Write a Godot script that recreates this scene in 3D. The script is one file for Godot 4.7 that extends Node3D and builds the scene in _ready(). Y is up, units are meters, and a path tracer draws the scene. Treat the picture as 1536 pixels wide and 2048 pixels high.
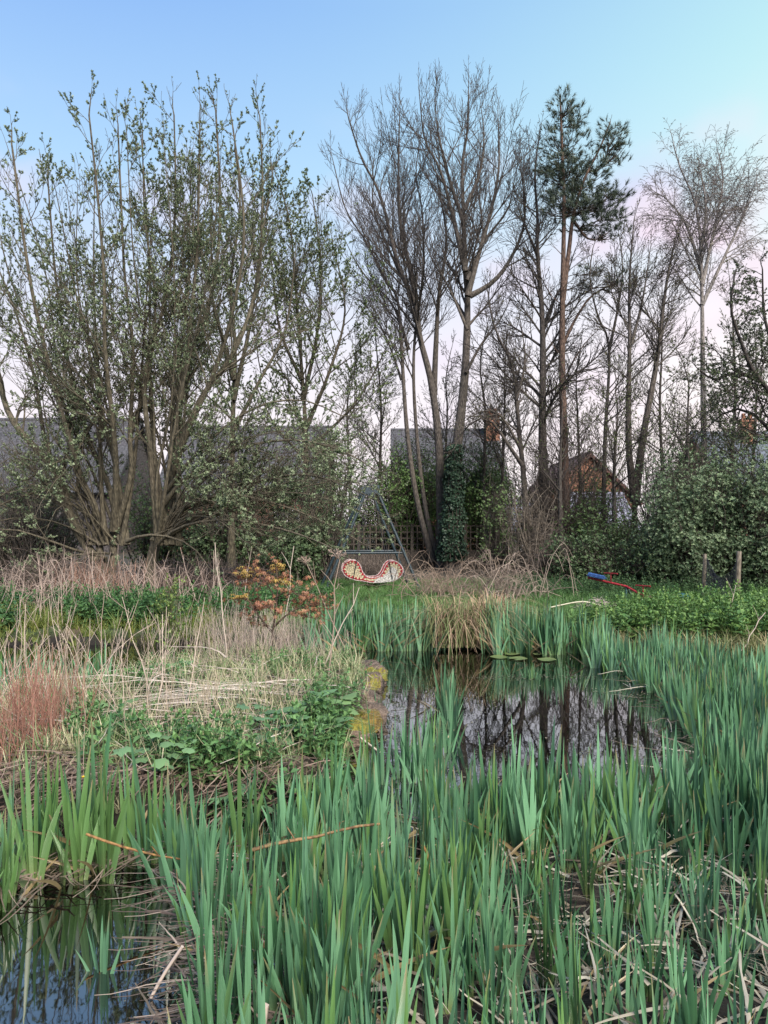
extends Node3D

# ---------------------------------------------------------------- frame of reference
const EYE := 1.7            # eye height above the pond's water (metres)
const FOCAL := 1490.0       # focal length in pixels of a 1536 x 2048 frame
const EXPO := 2.6
const PITCH := 0.01745      # the phone looks up by one degree

var R := RandomNumberGenerator.new()
var M := {}
var wob := FastNoiseLite.new()
var patchy := FastNoiseLite.new()


func ray(px: float, py: float) -> Vector3:
	var v := Vector3((px - 768.0) / FOCAL, (1024.0 - py) / FOCAL, -1.0)
	return v.rotated(Vector3.RIGHT, PITCH)


# a point of the world seen in a given direction, at a given distance in front of the eye
func at(px: float, py: float, depth: float) -> Vector3:
	var v := ray(px, py)
	return Vector3(0, EYE, 0) + v * (depth / -v.z)


# where a direction meets the horizontal plane of height y
func on(px: float, py: float, y: float = 0.0) -> Vector3:
	var v := ray(px, py)
	return Vector3(0, EYE, 0) + v * ((y - EYE) / v.y)


func rr(a: float, b: float) -> float:
	return R.randf_range(a, b)


func rnd_dir() -> Vector3:
	return Vector3(R.randfn(), R.randfn(), R.randfn()).normalized()


# ---------------------------------------------------------------- mesh builder
class Geo:
	var v := PackedVector3Array()
	var n := PackedVector3Array()
	var c := PackedColorArray()
	var uv := PackedVector2Array()
	var ix := PackedInt32Array()

	func empty() -> bool:
		return ix.is_empty()

	func put(p: Vector3, nn: Vector3, col: Color, u := Vector2.ZERO) -> int:
		v.append(p)
		n.append(nn)
		c.append(col)
		uv.append(u)
		return v.size() - 1

	# a triangle whose front looks along nn
	func tri(a: int, b: int, d: int, nn: Vector3) -> void:
		if (v[b] - v[a]).cross(v[d] - v[a]).dot(nn) > 0.0:
			ix.append_array(PackedInt32Array([a, d, b]))
		else:
			ix.append_array(PackedInt32Array([a, b, d]))

	func tube(p: PackedVector3Array, r: PackedFloat32Array, sides: int, col: Color, col2: Color = Color(-1, 0, 0), cap := false) -> void:
		var m := p.size()
		if m < 2:
			return
		if col2.r < 0.0:
			col2 = col
		var first := v.size()
		var t := (p[1] - p[0]).normalized()
		var a := t.cross(Vector3(0.31, 0.2, 0.93)).normalized()
		if a.length() < 0.5:
			a = t.cross(Vector3.RIGHT).normalized()
		for i in m:
			t = (p[mini(i + 1, m - 1)] - p[maxi(i - 1, 0)]).normalized()
			a = (a - t * a.dot(t)).normalized()
			var b := t.cross(a)
			var cc := col.lerp(col2, float(i) / (m - 1))
			for k in sides:
				var w := TAU * k / sides
				var d := a * cos(w) + b * sin(w)
				v.append(p[i] + d * r[i])
				n.append(d)
				c.append(cc)
				uv.append(Vector2(float(k) / sides, float(i)))
		for i in m - 1:
			for k in sides:
				var q := first + i * sides
				var k2 := (k + 1) % sides
				ix.append_array(PackedInt32Array([q + k, q + sides + k, q + k2, q + k2, q + sides + k, q + sides + k2]))
		if cap:
			for e in [0, m - 1]:
				var nn: Vector3 = (p[0] - p[1]).normalized() if e == 0 else (p[m - 1] - p[m - 2]).normalized()
				var o := put(p[e], nn, col if e == 0 else col2)
				for k in sides:
					put(v[first + e * sides + k], nn, col if e == 0 else col2)
				for k in sides:
					tri(o, o + 1 + k, o + 1 + (k + 1) % sides, nn)

	# a narrow sword or strap leaf along a curve; side = across the leaf
	func strap(p: PackedVector3Array, w: PackedFloat32Array, side: Vector3, fold: float, cols: PackedColorArray) -> void:
		var first := v.size()
		var m := p.size()
		for i in m:
			var t := (p[mini(i + 1, m - 1)] - p[maxi(i - 1, 0)]).normalized()
			var s := (side - t * side.dot(t)).normalized()
			var nn := s.cross(t)
			var f := float(i) / (m - 1)
			put(p[i] - s * w[i], (nn - s * fold).normalized(), cols[i], Vector2(0, f))
			put(p[i] + nn * w[i] * fold, nn, cols[i], Vector2(0.5, f))
			put(p[i] + s * w[i], (nn + s * fold).normalized(), cols[i], Vector2(1, f))
		for i in m - 1:
			var q := first + i * 3
			for k in 2:
				var nn := n[q + 1]
				tri(q + k, q + k + 1, q + k + 3, nn)
				tri(q + k + 1, q + k + 4, q + k + 3, nn)

	# a small pointed leaf of four triangles, folded along its midrib
	func leaf(base: Vector3, d: Vector3, side: Vector3, length: float, width: float, droop: float, col: Color) -> void:
		var s := (side - d * side.dot(d)).normalized()
		var nn := s.cross(d)
		if nn.y < 0.0:
			nn = -nn
		var mid := base + d * length * 0.45 + nn * length * 0.04
		var tip := base + d * length - nn * length * droop
		var a := put(base, nn, col)
		var l := put(mid - s * width * 0.5 + nn * width * 0.12, (nn + s * 0.3).normalized(), col)
		var e := put(mid, nn, col)
		var r := put(mid + s * width * 0.5 + nn * width * 0.12, (nn - s * 0.3).normalized(), col)
		var z := put(tip, (nn + d * 0.3).normalized(), col)
		tri(a, l, e, nn)
		tri(a, e, r, nn)
		tri(l, z, e, nn)
		tri(e, z, r, nn)

	func box(mid: Vector3, size: Vector3, col := Color.WHITE, basis := Basis.IDENTITY) -> void:
		for ax in 3:
			for sg in [-1.0, 1.0]:
				var nn := Vector3.ZERO
				nn[ax] = sg
				var a := Vector3.ZERO
				a[(ax + 1) % 3] = size[(ax + 1) % 3] * 0.5
				var b := Vector3.ZERO
				b[(ax + 2) % 3] = size[(ax + 2) % 3] * 0.5
				var o := nn * size[ax] * 0.5
				var wn := basis * nn
				var q := put(mid + basis * (o - a - b), wn, col)
				put(mid + basis * (o + a - b), wn, col)
				put(mid + basis * (o + a + b), wn, col)
				put(mid + basis * (o - a + b), wn, col)
				tri(q, q + 1, q + 2, wn)
				tri(q, q + 2, q + 3, wn)

	func face(p: PackedVector3Array, nn: Vector3, col := Color.WHITE) -> void:
		var q := v.size()
		for i in p.size():
			put(p[i], nn, col)
		for i in range(1, p.size() - 1):
			tri(q, q + i, q + i + 1, nn)

	# an upright board cut to an outline: front at z = thick / 2
	func board(outline: PackedVector2Array, z0: float, z1: float, col := Color.WHITE) -> void:
		var t := Geometry2D.triangulate_polygon(outline)
		for z in [z0, z1]:
			var nn := Vector3(0, 0, 1.0 if z == maxf(z0, z1) else -1.0)
			var q := v.size()
			for p in outline:
				put(Vector3(p.x, p.y, z), nn, col)
			for i in range(0, t.size(), 3):
				tri(q + t[i], q + t[i + 1], q + t[i + 2], nn)
		var turn := -1.0 if Geometry2D.is_polygon_clockwise(outline) else 1.0
		for i in outline.size():
			var a := outline[i]
			var b := outline[(i + 1) % outline.size()]
			var e := (b - a).normalized() * turn
			var nn := Vector3(e.y, -e.x, 0)
			face(PackedVector3Array([Vector3(a.x, a.y, z0), Vector3(b.x, b.y, z0), Vector3(b.x, b.y, z1), Vector3(a.x, a.y, z1)]), nn, col)

	func mesh() -> ArrayMesh:
		var a := []
		a.resize(Mesh.ARRAY_MAX)
		a[Mesh.ARRAY_VERTEX] = v
		a[Mesh.ARRAY_NORMAL] = n
		a[Mesh.ARRAY_COLOR] = c
		a[Mesh.ARRAY_TEX_UV] = uv
		a[Mesh.ARRAY_INDEX] = ix
		var m := ArrayMesh.new()
		m.add_surface_from_arrays(Mesh.PRIMITIVE_TRIANGLES, a)
		return m


# ---------------------------------------------------------------- scene tree helpers
func tag(o: Node3D, label: String, category: String, group := "", kind := "") -> Node3D:
	if label:
		o.set_meta("label", label)
	if category:
		o.set_meta("category", category)
	if group:
		o.set_meta("group", group)
	if kind:
		o.set_meta("kind", kind)
	return o


func thing(called: String, label: String, category: String, where: Vector3, group := "") -> Node3D:
	var o := Node3D.new()
	o.name = called
	add_child(o, true)
	o.position = where
	tag(o, label, category, group)
	return o


# geometry in world coordinates becomes a child of a thing (or a top-level object at the origin)
func part(called: String, g: Geo, m: Material, parent: Node3D = self, shift := Vector3.ZERO) -> MeshInstance3D:
	var o := MeshInstance3D.new()
	o.name = called
	if shift != Vector3.ZERO:
		for i in g.v.size():
			g.v[i] -= shift
	o.mesh = g.mesh()
	o.material_override = m
	parent.add_child(o, true)
	return o


func piece(called: String, mesh: Mesh, m: Material, parent: Node3D, t := Transform3D.IDENTITY) -> MeshInstance3D:
	var o := MeshInstance3D.new()
	o.name = called
	o.mesh = mesh
	o.material_override = m
	o.transform = t
	parent.add_child(o, true)
	return o


func scatter(called: String, mesh: Mesh, m: Material, where: Array, tint: PackedColorArray, parent: Node3D = self) -> MultiMeshInstance3D:
	var mm := MultiMesh.new()
	mm.transform_format = MultiMesh.TRANSFORM_3D
	mm.use_colors = true
	mm.mesh = mesh
	mm.instance_count = where.size()
	for i in where.size():
		mm.set_instance_transform(i, where[i])
		mm.set_instance_color(i, tint[i])
	var o := MultiMeshInstance3D.new()
	o.name = called
	o.multimesh = mm
	o.material_override = m
	o.set_meta("kind", "stuff")
	parent.add_child(o, true)
	return o


func turned(p: Vector3, yaw: float, s: float, tilt := 0.0) -> Transform3D:
	var b := Basis(Vector3.UP, yaw)
	if tilt != 0.0:
		b = Basis(Vector3(cos(yaw * 3.7), 0, sin(yaw * 3.7)), tilt) * b
	return Transform3D(b.scaled(Vector3(s, s, s)), p)


# a frame whose y axis points along d
func along(p: Vector3, d: Vector3, s: float) -> Transform3D:
	var x := d.cross(rnd_dir()).normalized()
	return Transform3D(Basis(x, d, x.cross(d)).scaled(Vector3(s, s, s)), p)


# ---------------------------------------------------------------- materials
func grain(freq: float, seed_no: int, lo: float, hi: float, stretch := false) -> ImageTexture:
	var fn := FastNoiseLite.new()
	fn.seed = seed_no
	fn.frequency = freq
	fn.fractal_octaves = 5
	var im := fn.get_seamless_image(256, 256)
	var out := Image.create(256, 256, false, Image.FORMAT_RGB8)
	for y in 256:
		for x in 256:
			var k := im.get_pixel(x, y).r
			var g := lerpf(lo, hi, smoothstep(0.15, 0.85, k))
			out.set_pixel(x, y, Color(g, g, g))
	return ImageTexture.create_from_image(out)


func plain_mat(called: String, lin: Color, rough: float, vc := false) -> StandardMaterial3D:
	var m := StandardMaterial3D.new()
	m.resource_name = called
	m.albedo_color = lin.linear_to_srgb()
	m.roughness = rough
	m.vertex_color_use_as_albedo = vc
	m.cull_mode = BaseMaterial3D.CULL_DISABLED
	M[called] = m
	return m


func make_materials() -> void:
	var fine := grain(0.03, 3, 0.55, 1.0)
	var coarse := grain(0.012, 9, 0.6, 1.0)
	for a in [["leaf", 0.55, 0.55], ["iris", 0.4, 0.3], ["dry", 0.75, 0.3], ["needle", 0.6, 0.1]]:
		var m := plain_mat(a[0], Color.WHITE, a[1], true)
		m.backlight_enabled = true
		m.backlight = Color(a[2], a[2], a[2])
	# fine parallel veins of an iris leaf
	var im := Image.create(64, 4, false, Image.FORMAT_RGB8)
	R.seed = 5
	for x in 64:
		var g := rr(0.82, 1.0)
		for y in 4:
			im.set_pixel(x, y, Color(g, g, g * 0.98))
	M.iris.albedo_texture = ImageTexture.create_from_image(im)
	M.iris.metallic_specular = 0.7
	for a in [["bark", 0.9, Vector3(3, 0.7, 3)], ["twig", 0.85, Vector3(4, 1, 4)], ["soil", 0.95, Vector3(1.3, 1.3, 1.3)], ["stone", 0.9, Vector3(4, 4, 4)], ["paint", 0.5, Vector3(3, 3, 3)], ["wood", 0.85, Vector3(6, 0.8, 6)], ["wall", 0.9, Vector3(0.8, 0.8, 0.8)]]:
		var m := plain_mat(a[0], Color.WHITE, a[1], true)
		m.albedo_texture = fine if a[0] != "soil" else coarse
		m.uv1_triplanar = true
		m.uv1_world_triplanar = true
		m.uv1_scale = a[2]
		if a[0] in ["bark", "soil", "stone", "wood"]:
			m.heightmap_enabled = true
			m.heightmap_texture = fine
			m.heightmap_scale = {"bark": 2.5, "soil": 4.0, "stone": 2.0, "wood": 0.6}[a[0]]
	# still, dark pond water
	var w := plain_mat("water", Color(0.25, 0.255, 0.255), 0.02)
	w.metallic = 1.0
	var ripple := FastNoiseLite.new()
	ripple.seed = 4
	ripple.frequency = 0.02
	ripple.fractal_octaves = 3
	w.heightmap_enabled = true
	w.heightmap_texture = ImageTexture.create_from_image(ripple.get_seamless_image(256, 256))
	w.heightmap_scale = 0.012
	w.uv1_triplanar = true
	w.uv1_world_triplanar = true
	w.uv1_scale = Vector3(0.9, 0.9, 0.9)


# ---------------------------------------------------------------- sky
func make_sky() -> Image:
	var h := 512
	var im := Image.create(h * 2, h, false, Image.FORMAT_RGBF)
	var puff := FastNoiseLite.new()
	puff.seed = 21
	puff.frequency = 1.0
	puff.fractal_octaves = 5
	# what the sky sends; the frame is exposed EXPO times
	var keys := [[-5.0, Color(0.98, 0.91, 0.96)], [6.0, Color(1.06, 0.97, 1.01)], [13.0, Color(0.90, 0.90, 1.02)], [19.0, Color(0.66, 0.80, 1.02)], [25.0, Color(0.45, 0.71, 1.03)], [35.0, Color(0.27, 0.49, 0.95)], [60.0, Color(0.18, 0.36, 0.80)], [91.0, Color(0.14, 0.29, 0.70)]]
	for y in h:
		var el := 90.0 - 180.0 * (y + 0.5) / h
		var base := Color(0.8, 0.72, 0.8)
		if el > -5.0:
			for i in keys.size() - 1:
				if el >= keys[i][0] and el < keys[i + 1][0]:
					var t: float = (el - keys[i][0]) / (keys[i + 1][0] - keys[i][0])
					base = (keys[i][1] as Color).lerp(keys[i + 1][1], t)
		for x in h * 2:
			var col := base
			if el > -2.0:
				var az := fposmod(360.0 * (x + 0.5) / (h * 2) + 180.0, 360.0) - 180.0
				var d := Vector2((az - 62.0) * cos(deg_to_rad(el)), (el - 12.0) * 1.15).length()
				var g := exp(-d * d / 1650.0)
				col = col.lerp(Color(1.25, 1.12, 1.02).lerp(Color(0.8, 1.25, 0.88), smoothstep(14.0, 32.0, el)), minf(g * 0.95, 1.0))
				# thin lilac cloud low in the sky, pink where the last sun catches it
				var dir := Vector3(sin(deg_to_rad(az)), 0, -cos(deg_to_rad(az)))
				var k := puff.get_noise_3d(dir.x * 6.0, el * 0.16, dir.z * 6.0) * 0.5 + 0.5
				var band := smoothstep(30.0, 22.0, el) * smoothstep(2.0, 10.0, el)
				var cl := smoothstep(0.5, 0.74, k) * band
				var pink := exp(-pow((az - 22.0) / 14.0, 2.0)) * 0.7 + 0.3
				# one lilac bank and a pink-lit one above the trees at the right
				var bank := exp(-pow((az - 17.0) / 5.0, 2.0) - pow((el - 23.5) / 1.6, 2.0)) * smoothstep(0.3, 0.6, k)
				col = col.lerp(Color(0.72, 0.70, 0.98), bank * 0.75)
				var rosy := exp(-pow((az - 21.0) / 7.0, 2.0) - pow((el - 19.0) / 3.2, 2.0)) * smoothstep(0.3, 0.62, k)
				col = col.lerp(Color(1.06, 0.76, 0.92), rosy * 0.8)
				col = col.lerp(Color(0.86, 0.83, 1.0).lerp(Color(1.0, 0.84, 0.95), pink), cl * 0.5)
			im.set_pixel(x, y, Color(col.r / EXPO, col.g / EXPO, col.b / EXPO))
	return im


# ---------------------------------------------------------------- the lie of the land
var pond := PackedVector2Array([Vector2(-9, -10.3), Vector2(-5, -10.6), Vector2(-2.5, -10.5), Vector2(-0.9, -10.7), Vector2(1.0, -10.6), Vector2(2.5, -10.3), Vector2(2.9, -9.6), Vector2(3.5, -9.0), Vector2(3.8, -7.5), Vector2(3.9, -5.0), Vector2(3.6, -2.5), Vector2(2.5, -1.4), Vector2(0, -1.3), Vector2(-2.5, -1.4), Vector2(-5, -1.8), Vector2(-9, -3)])
var bed := PackedVector2Array([Vector2(-1.15, -3.75), Vector2(-0.85, -3.2), Vector2(-0.6, -2.4), Vector2(-0.45, -1.2), Vector2(2.8, -1.2), Vector2(3.9, -3), Vector2(4.1, -7.5), Vector2(3.5, -9.2), Vector2(2.85, -9.2), Vector2(2.65, -8.0), Vector2(2.55, -6.6), Vector2(2.3, -5.4), Vector2(1.8, -4.6), Vector2(1.0, -4.3), Vector2(0.2, -4.4), Vector2(-0.2, -4.3), Vector2(-0.6, -4.1)])
var mound := PackedVector2Array([Vector2(-2.7, -4.1), Vector2(-2.6, -3.1), Vector2(-1.9, -3.05), Vector2(-1.2, -3.45), Vector2(-1.15, -3.9), Vector2(-1.6, -4.3)])
var island := PackedVector2Array([Vector2(-0.25, -8.5), Vector2(-0.12, -7.6), Vector2(-0.1, -6.6), Vector2(-0.16, -6.0), Vector2(-0.3, -5.3), Vector2(-0.25, -4.7), Vector2(-0.6, -4.35), Vector2(-1.6, -4.15), Vector2(-2.3, -4.3), Vector2(-4.5, -4.6), Vector2(-5.5, -5.5), Vector2(-4.2, -6.3), Vector2(-3.2, -6.8), Vector2(-2.5, -7.6), Vector2(-2.2, -8.6), Vector2(-1.0, -8.9)])


# distance inside (+) or outside (-) of an outline
func inside(poly: PackedVector2Array, p: Vector2) -> float:
	var best := 1e9
	var odd := false
	var b := poly[poly.size() - 1]
	for a in poly:
		var e := a - b
		var w := p - b
		best = minf(best, (w - e * clampf(w.dot(e) / e.length_squared(), 0.0, 1.0)).length_squared())
		if (a.y > p.y) != (b.y > p.y) and p.x < (b.x - a.x) * (p.y - a.y) / (b.y - a.y) + a.x:
			odd = not odd
		b = a
	return sqrt(best) if odd else -sqrt(best)


func ground_at(x: float, z: float) -> float:
	var p := Vector2(x, z)
	var w := wob.get_noise_2d(x * 1.6, z * 1.6)
	if z < -12.5 or z > 0.5 or absf(x) > 11.0:
		return 0.22 + w * 0.08
	var shore := -inside(pond, p)
	var h := lerpf(-0.4, 0.2 + w * 0.1, smoothstep(-0.3, 0.3, shore + w * 0.25))
	if z < -2.5 and z > -10.0 and x < 1.0:
		var s := inside(island, p) + w * 0.12
		h = maxf(h, lerpf(-0.4, 0.17 + w * 0.09 + smoothstep(0.2, 1.0, s) * 0.05, smoothstep(-0.12, 0.16, s)))
		s = inside(mound, p)
		h = maxf(h, lerpf(-0.4, 0.02 + w * 0.08, smoothstep(-0.25, 0.3, s)))
	if z < 0.0 and z > -10.0 and x > -2.0:
		var s := inside(bed, p)
		h = maxf(h, lerpf(-0.4, -0.004 + w * 0.13, smoothstep(-0.2, 0.3, s)))
	return h


func spot(x: float, z: float) -> Vector3:
	return Vector3(x, ground_at(x, z), z)


func axis_lines(dense_lo: float, dense_hi: float, step: float, lo: float, hi: float) -> PackedFloat32Array:
	var a := PackedFloat32Array()
	var s := step
	var x := dense_lo
	while x > lo:
		s *= 1.35
		x -= s
		a.append(maxf(x, lo))
	a.reverse()
	x = dense_lo
	while x < dense_hi:
		a.append(x)
		x += step
	s = step
	while x < hi:
		a.append(x)
		x += s
		s *= 1.35
	a.append(hi)
	return a


func make_ground() -> void:
	var xs := axis_lines(-7.0, 7.0, 0.1, -320.0, 320.0)
	var zs := axis_lines(-18.0, 0.0, 0.1, -520.0, 120.0)
	var g := Geo.new()
	var nx := xs.size()
	var hs := PackedFloat32Array()
	for z in zs:
		for x in xs:
			hs.append(ground_at(x, z))
	for j in zs.size():
		for i in nx:
			var x := xs[i]
			var z := zs[j]
			var h := hs[j * nx + i]
			var i0 := maxi(i - 1, 0)
			var i1 := mini(i + 1, nx - 1)
			var j0 := maxi(j - 1, 0)
			var j1 := mini(j + 1, zs.size() - 1)
			var nn := Vector3(-(hs[j * nx + i1] - hs[j * nx + i0]) / (xs[i1] - xs[i0]), 1.0, -(hs[j1 * nx + i] - hs[j0 * nx + i]) / (zs[j1] - zs[j0])).normalized()
			var k := patchy.get_noise_2d(x * 3.0, z * 3.0)
			var mud := Color(0.022, 0.018, 0.014)
			var turf := Color(0.05, 0.085, 0.028).lerp(Color(0.12, 0.09, 0.055), smoothstep(0.05, 0.4, k))
			if z > -9.5 and z < -3.0 and x < 0.5:
				turf = Color(0.045, 0.037, 0.025).lerp(Color(0.11, 0.085, 0.055), smoothstep(-0.1, 0.35, k))
			if z < -17.0:
				turf = Color(0.07, 0.06, 0.04)
			g.put(Vector3(x, h, z), nn, mud.lerp(turf, smoothstep(0.06, 0.16, h)))
	for j in zs.size() - 1:
		for i in nx - 1:
			var q := j * nx + i
			g.tri(q, q + 1, q + nx, Vector3.UP)
			g.tri(q + 1, q + nx + 1, q + nx, Vector3.UP)
	part("ground", g, M.soil).set_meta("kind", "structure")
	var w := Geo.new()
	w.face(PackedVector3Array([Vector3(-11, 0, 0.4), Vector3(6, 0, 0.4), Vector3(6, 0, -12.4), Vector3(-11, 0, -12.4)]), Vector3.UP)
	part("pond_water", w, M.water).set_meta("kind", "structure")


# ---------------------------------------------------------------- houses behind the trees
func house(called: String, label: String, x0: float, x1: float, z_front: float, deep: float, eave: float, ridge: float, broadside: bool, wall_col: Color, roof_col: Color) -> Node3D:
	var mid := Vector3((x0 + x1) / 2, 0.2, z_front - deep / 2)
	var o := thing(called, label, "house", mid)
	var hw := (x1 - x0) / 2
	var hd := deep / 2
	var g := Geo.new()
	g.box(Vector3(0, eave / 2 - 0.1, 0), Vector3(hw * 2, eave, hd * 2), wall_col)
	var top := ridge - 0.2
	var e := eave - 0.1
	var r := Geo.new()
	var th := 0.16
	if broadside:
		for s in [-1.0, 1.0]:
			g.face(PackedVector3Array([Vector3(s * hw, e, -hd), Vector3(s * hw, e, hd), Vector3(s * hw, top - 0.1, 0)]), Vector3(s, 0, 0), wall_col)
			var slope := Vector3(0, top - e, -s * hd).normalized()
			var nn := Vector3(0, hd, s * (top - e)).normalized()
			var lng := Vector2(hd, top - e).length() + 0.35
			var tilt := nn.rotated(Vector3.RIGHT, 0.05 * s)
			for k in 16:
				r.box(Vector3(0, top, 0) - slope * lng * (k + 0.5) / 16.0 + nn * 0.06, Vector3(hw * 2 + 0.5 - 0.004 * k, th, lng / 15.0), roof_col * rr(0.85, 1.15), Basis(Vector3.RIGHT, tilt, Vector3.RIGHT.cross(tilt)))
		r.tube(PackedVector3Array([Vector3(-hw - 0.25, top + 0.14, 0), Vector3(hw + 0.25, top + 0.14, 0)]), PackedFloat32Array([0.13, 0.13]), 6, roof_col * 1.15, Color(-1, 0, 0), true)
	else:
		for s in [-1.0, 1.0]:
			g.face(PackedVector3Array([Vector3(-hw, e, s * hd), Vector3(hw, e, s * hd), Vector3(0, top - 0.1, s * hd)]), Vector3(0, 0, s), wall_col)
			var slope := Vector3(-s * hw, top - e, 0).normalized()
			var nn := Vector3(s * (top - e), hw, 0).normalized()
			var lng := Vector2(hw, top - e).length() + 0.35
			r.box(Vector3(0, top, 0) - slope * lng / 2 + nn * 0.06, Vector3(lng, th, hd * 2 + 0.4), roof_col, Basis(slope, nn, slope.cross(nn)))
		r.tube(PackedVector3Array([Vector3(0, top + 0.14, -hd - 0.2), Vector3(0, top + 0.14, hd + 0.2)]), PackedFloat32Array([0.13, 0.13]), 6, roof_col * 1.15, Color(-1, 0, 0), true)
	part("wall", g, M.wall, o)
	part("roof", r, M.wall, o)
	return o


func chimney(o: Node3D, x: float, z: float, y0: float, y1: float, col: Color) -> void:
	var g := Geo.new()
	g.box(Vector3(x, (y0 + y1) / 2, z), Vector3(0.75, y1 - y0, 0.6), col)
	g.box(Vector3(x, y1 - 0.12, z), Vector3(0.87, 0.14, 0.72), col * 0.9)
	var p := part("chimney", g, M.wall, o)
	for k in [-0.18, 0.18]:
		var c := Geo.new()
		c.tube(PackedVector3Array([Vector3(x + k, y1, z), Vector3(x + k, y1 + 0.3, z)]), PackedFloat32Array([0.11, 0.1]), 8, Color(0.35, 0.16, 0.09), Color(-1, 0, 0), true)
		part("chimney_pot", c, M.wall, p)


func window(o: Node3D, x: float, y: float, z: float, w: float, h: float) -> void:
	var f := Geo.new()
	for s in [-1.0, 1.0]:
		f.box(Vector3(x + s * (w / 2 - 0.04), y, z + 0.03), Vector3(0.08, h, 0.1), Color(0.7, 0.7, 0.68))
		f.box(Vector3(x, y + s * (h / 2 - 0.04), z + 0.028), Vector3(w - 0.16, 0.08, 0.1), Color(0.7, 0.7, 0.68))
	f.box(Vector3(x, y, z + 0.03), Vector3(0.06, h - 0.16, 0.08), Color(0.7, 0.7, 0.68))
	var p := part("window", f, M.paint, o)
	var g := Geo.new()
	g.box(Vector3(x, y, z + 0.01), Vector3(w - 0.1, h - 0.1, 0.02), Color.WHITE)
	part("pane", g, M.glass, p)


func make_houses() -> void:
	R.seed = 50
	var gl := plain_mat("glass", Color(0.04, 0.05, 0.06), 0.05)
	gl.metallic_specular = 0.8
	var slate := Color(0.085, 0.088, 0.1)
	var brick := Color(0.34, 0.17, 0.11)
	var k := 42.0
	var a := at(-120, 845, k)
	var b := at(276, 845, k)
	var h := house("slate_roofed_house", "long dark slate roofed house far left behind the big willow", a.x, b.x, -38.0, 8.0, 3.4, a.y, true, Color(0.09, 0.08, 0.08), slate)
	window(h, 2.0, 1.6, 4.0, 1.3, 1.2)
	window(h, -1.5, 1.6, 4.0, 1.3, 1.2)
	a = at(357, 858, k)
	b = at(655, 858, k)
	h = house("slate_roofed_house", "dark slate roofed house glimpsed between willow and swing frame", a.x, b.x, -38.5, 8.0, 3.3, a.y, true, brick * 0.75, slate * 1.05)
	window(h, 2.4, 1.7, 4.0, 1.3, 1.2)
	window(h, -1.0, 1.7, 4.0, 1.3, 1.2)
	a = at(790, 866, k)
	b = at(985, 866, k)
	h = house("brick_house", "brick house with tall chimney behind the ivy clad trunk", a.x, b.x, -38.0, 8.0, 3.5, a.y, true, brick, slate * 1.1)
	chimney(h, (b.x - a.x) / 2 - 0.1, 0.6, 2.6, at(982, 838, k).y, brick * 0.95)
	window(h, -1.7, 2.0, 4.0, 1.2, 1.2)
	window(h, 0.6, 2.0, 4.0, 1.2, 1.2)
	a = at(1088, 985, 40.0)
	b = at(1272, 985, 40.0)
	h = house("brick_house", "red brick house with its pointed gable towards the pond", a.x, b.x, -40.0, 9.0, 2.9, at(1180, 912, 40.0).y, false, brick * 0.85, Color(0.15, 0.085, 0.07))
	window(h, 0.0, 2.3, 4.5, 1.1, 1.0)
	a = at(1390, 872, k)
	b = at(1640, 872, k)
	h = house("slate_roofed_house", "blue grey slate roofed house above the right hand sallow", a.x, b.x, -38.0, 8.0, 3.4, a.y, true, brick, Color(0.13, 0.155, 0.19))
	chimney(h, -0.9, 0.6, 5.0, at(1492, 848, k).y, brick)
	a = at(985, 1020, 33.0)
	b = at(1062, 1020, 33.0)
	h = house("garden_outbuilding", "low white walled outbuilding with pale slate roof behind trellis", a.x, b.x, -31.0, 4.0, 1.35, 2.55, true, Color(0.62, 0.64, 0.66), Color(0.27, 0.28, 0.34))
	a = at(1126, 1020, 33.0)
	b = at(1236, 1020, 33.0)
	h = house("garden_outbuilding", "low outbuilding with pale slate roof beneath the brick gable", a.x, b.x, -31.0, 4.0, 1.5, 2.9, true, Color(0.4, 0.36, 0.31), Color(0.24, 0.25, 0.32))


func make_fence() -> void:
	var col := Color(0.09, 0.075, 0.06)
	var z := -24.9
	var vert := BoxMesh.new()
	vert.size = Vector3(0.04, 0.86, 0.025)
	var hor := BoxMesh.new()
	hor.size = Vector3(1.7, 0.04, 0.025)
	var post := BoxMesh.new()
	post.size = Vector3(0.1, 1.55, 0.1)
	var plank := BoxMesh.new()
	plank.size = Vector3(0.165, 0.62, 0.03)
	var m := plain_mat("fence_wood", col, 0.9)
	m.albedo_texture = M.wood.albedo_texture
	m.uv1_triplanar = true
	m.uv1_scale = Vector3(5, 1, 5)
	var where := ["behind the bramble beside the swing", "seen through the swing frame", "left of the ivy clad trunk", "right of the ivy clad trunk", "in front of the white outbuilding", "behind the tall bare alder", "beneath the brick gable"]
	for i in 7:
		var x := -4.4 + i * 1.78
		var o := thing("trellis_fence_panel", "dark wooden trellis topped fence panel " + where[i], "fence panel", Vector3(x + 0.89, 0.2, z), "trellis fence at the end of the garden")
		piece("post", post, m, o, Transform3D(Basis.IDENTITY, Vector3(-0.89, 0.775, 0)))
		for k in 8:
			piece("slat", vert, m, o, Transform3D(Basis.IDENTITY, Vector3(-0.72 + k * 0.206, 1.06, 0.014)))
		for k in 5:
			piece("rail", hor, m, o, Transform3D(Basis.IDENTITY, Vector3(0, 0.65 + k * 0.205, -0.014)))
		for k in 10:
			piece("board", plank, m, o, Transform3D(Basis.IDENTITY, Vector3(-0.766 + k * 0.17, 0.31, 0.0 if k % 2 else 0.012)))


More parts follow.
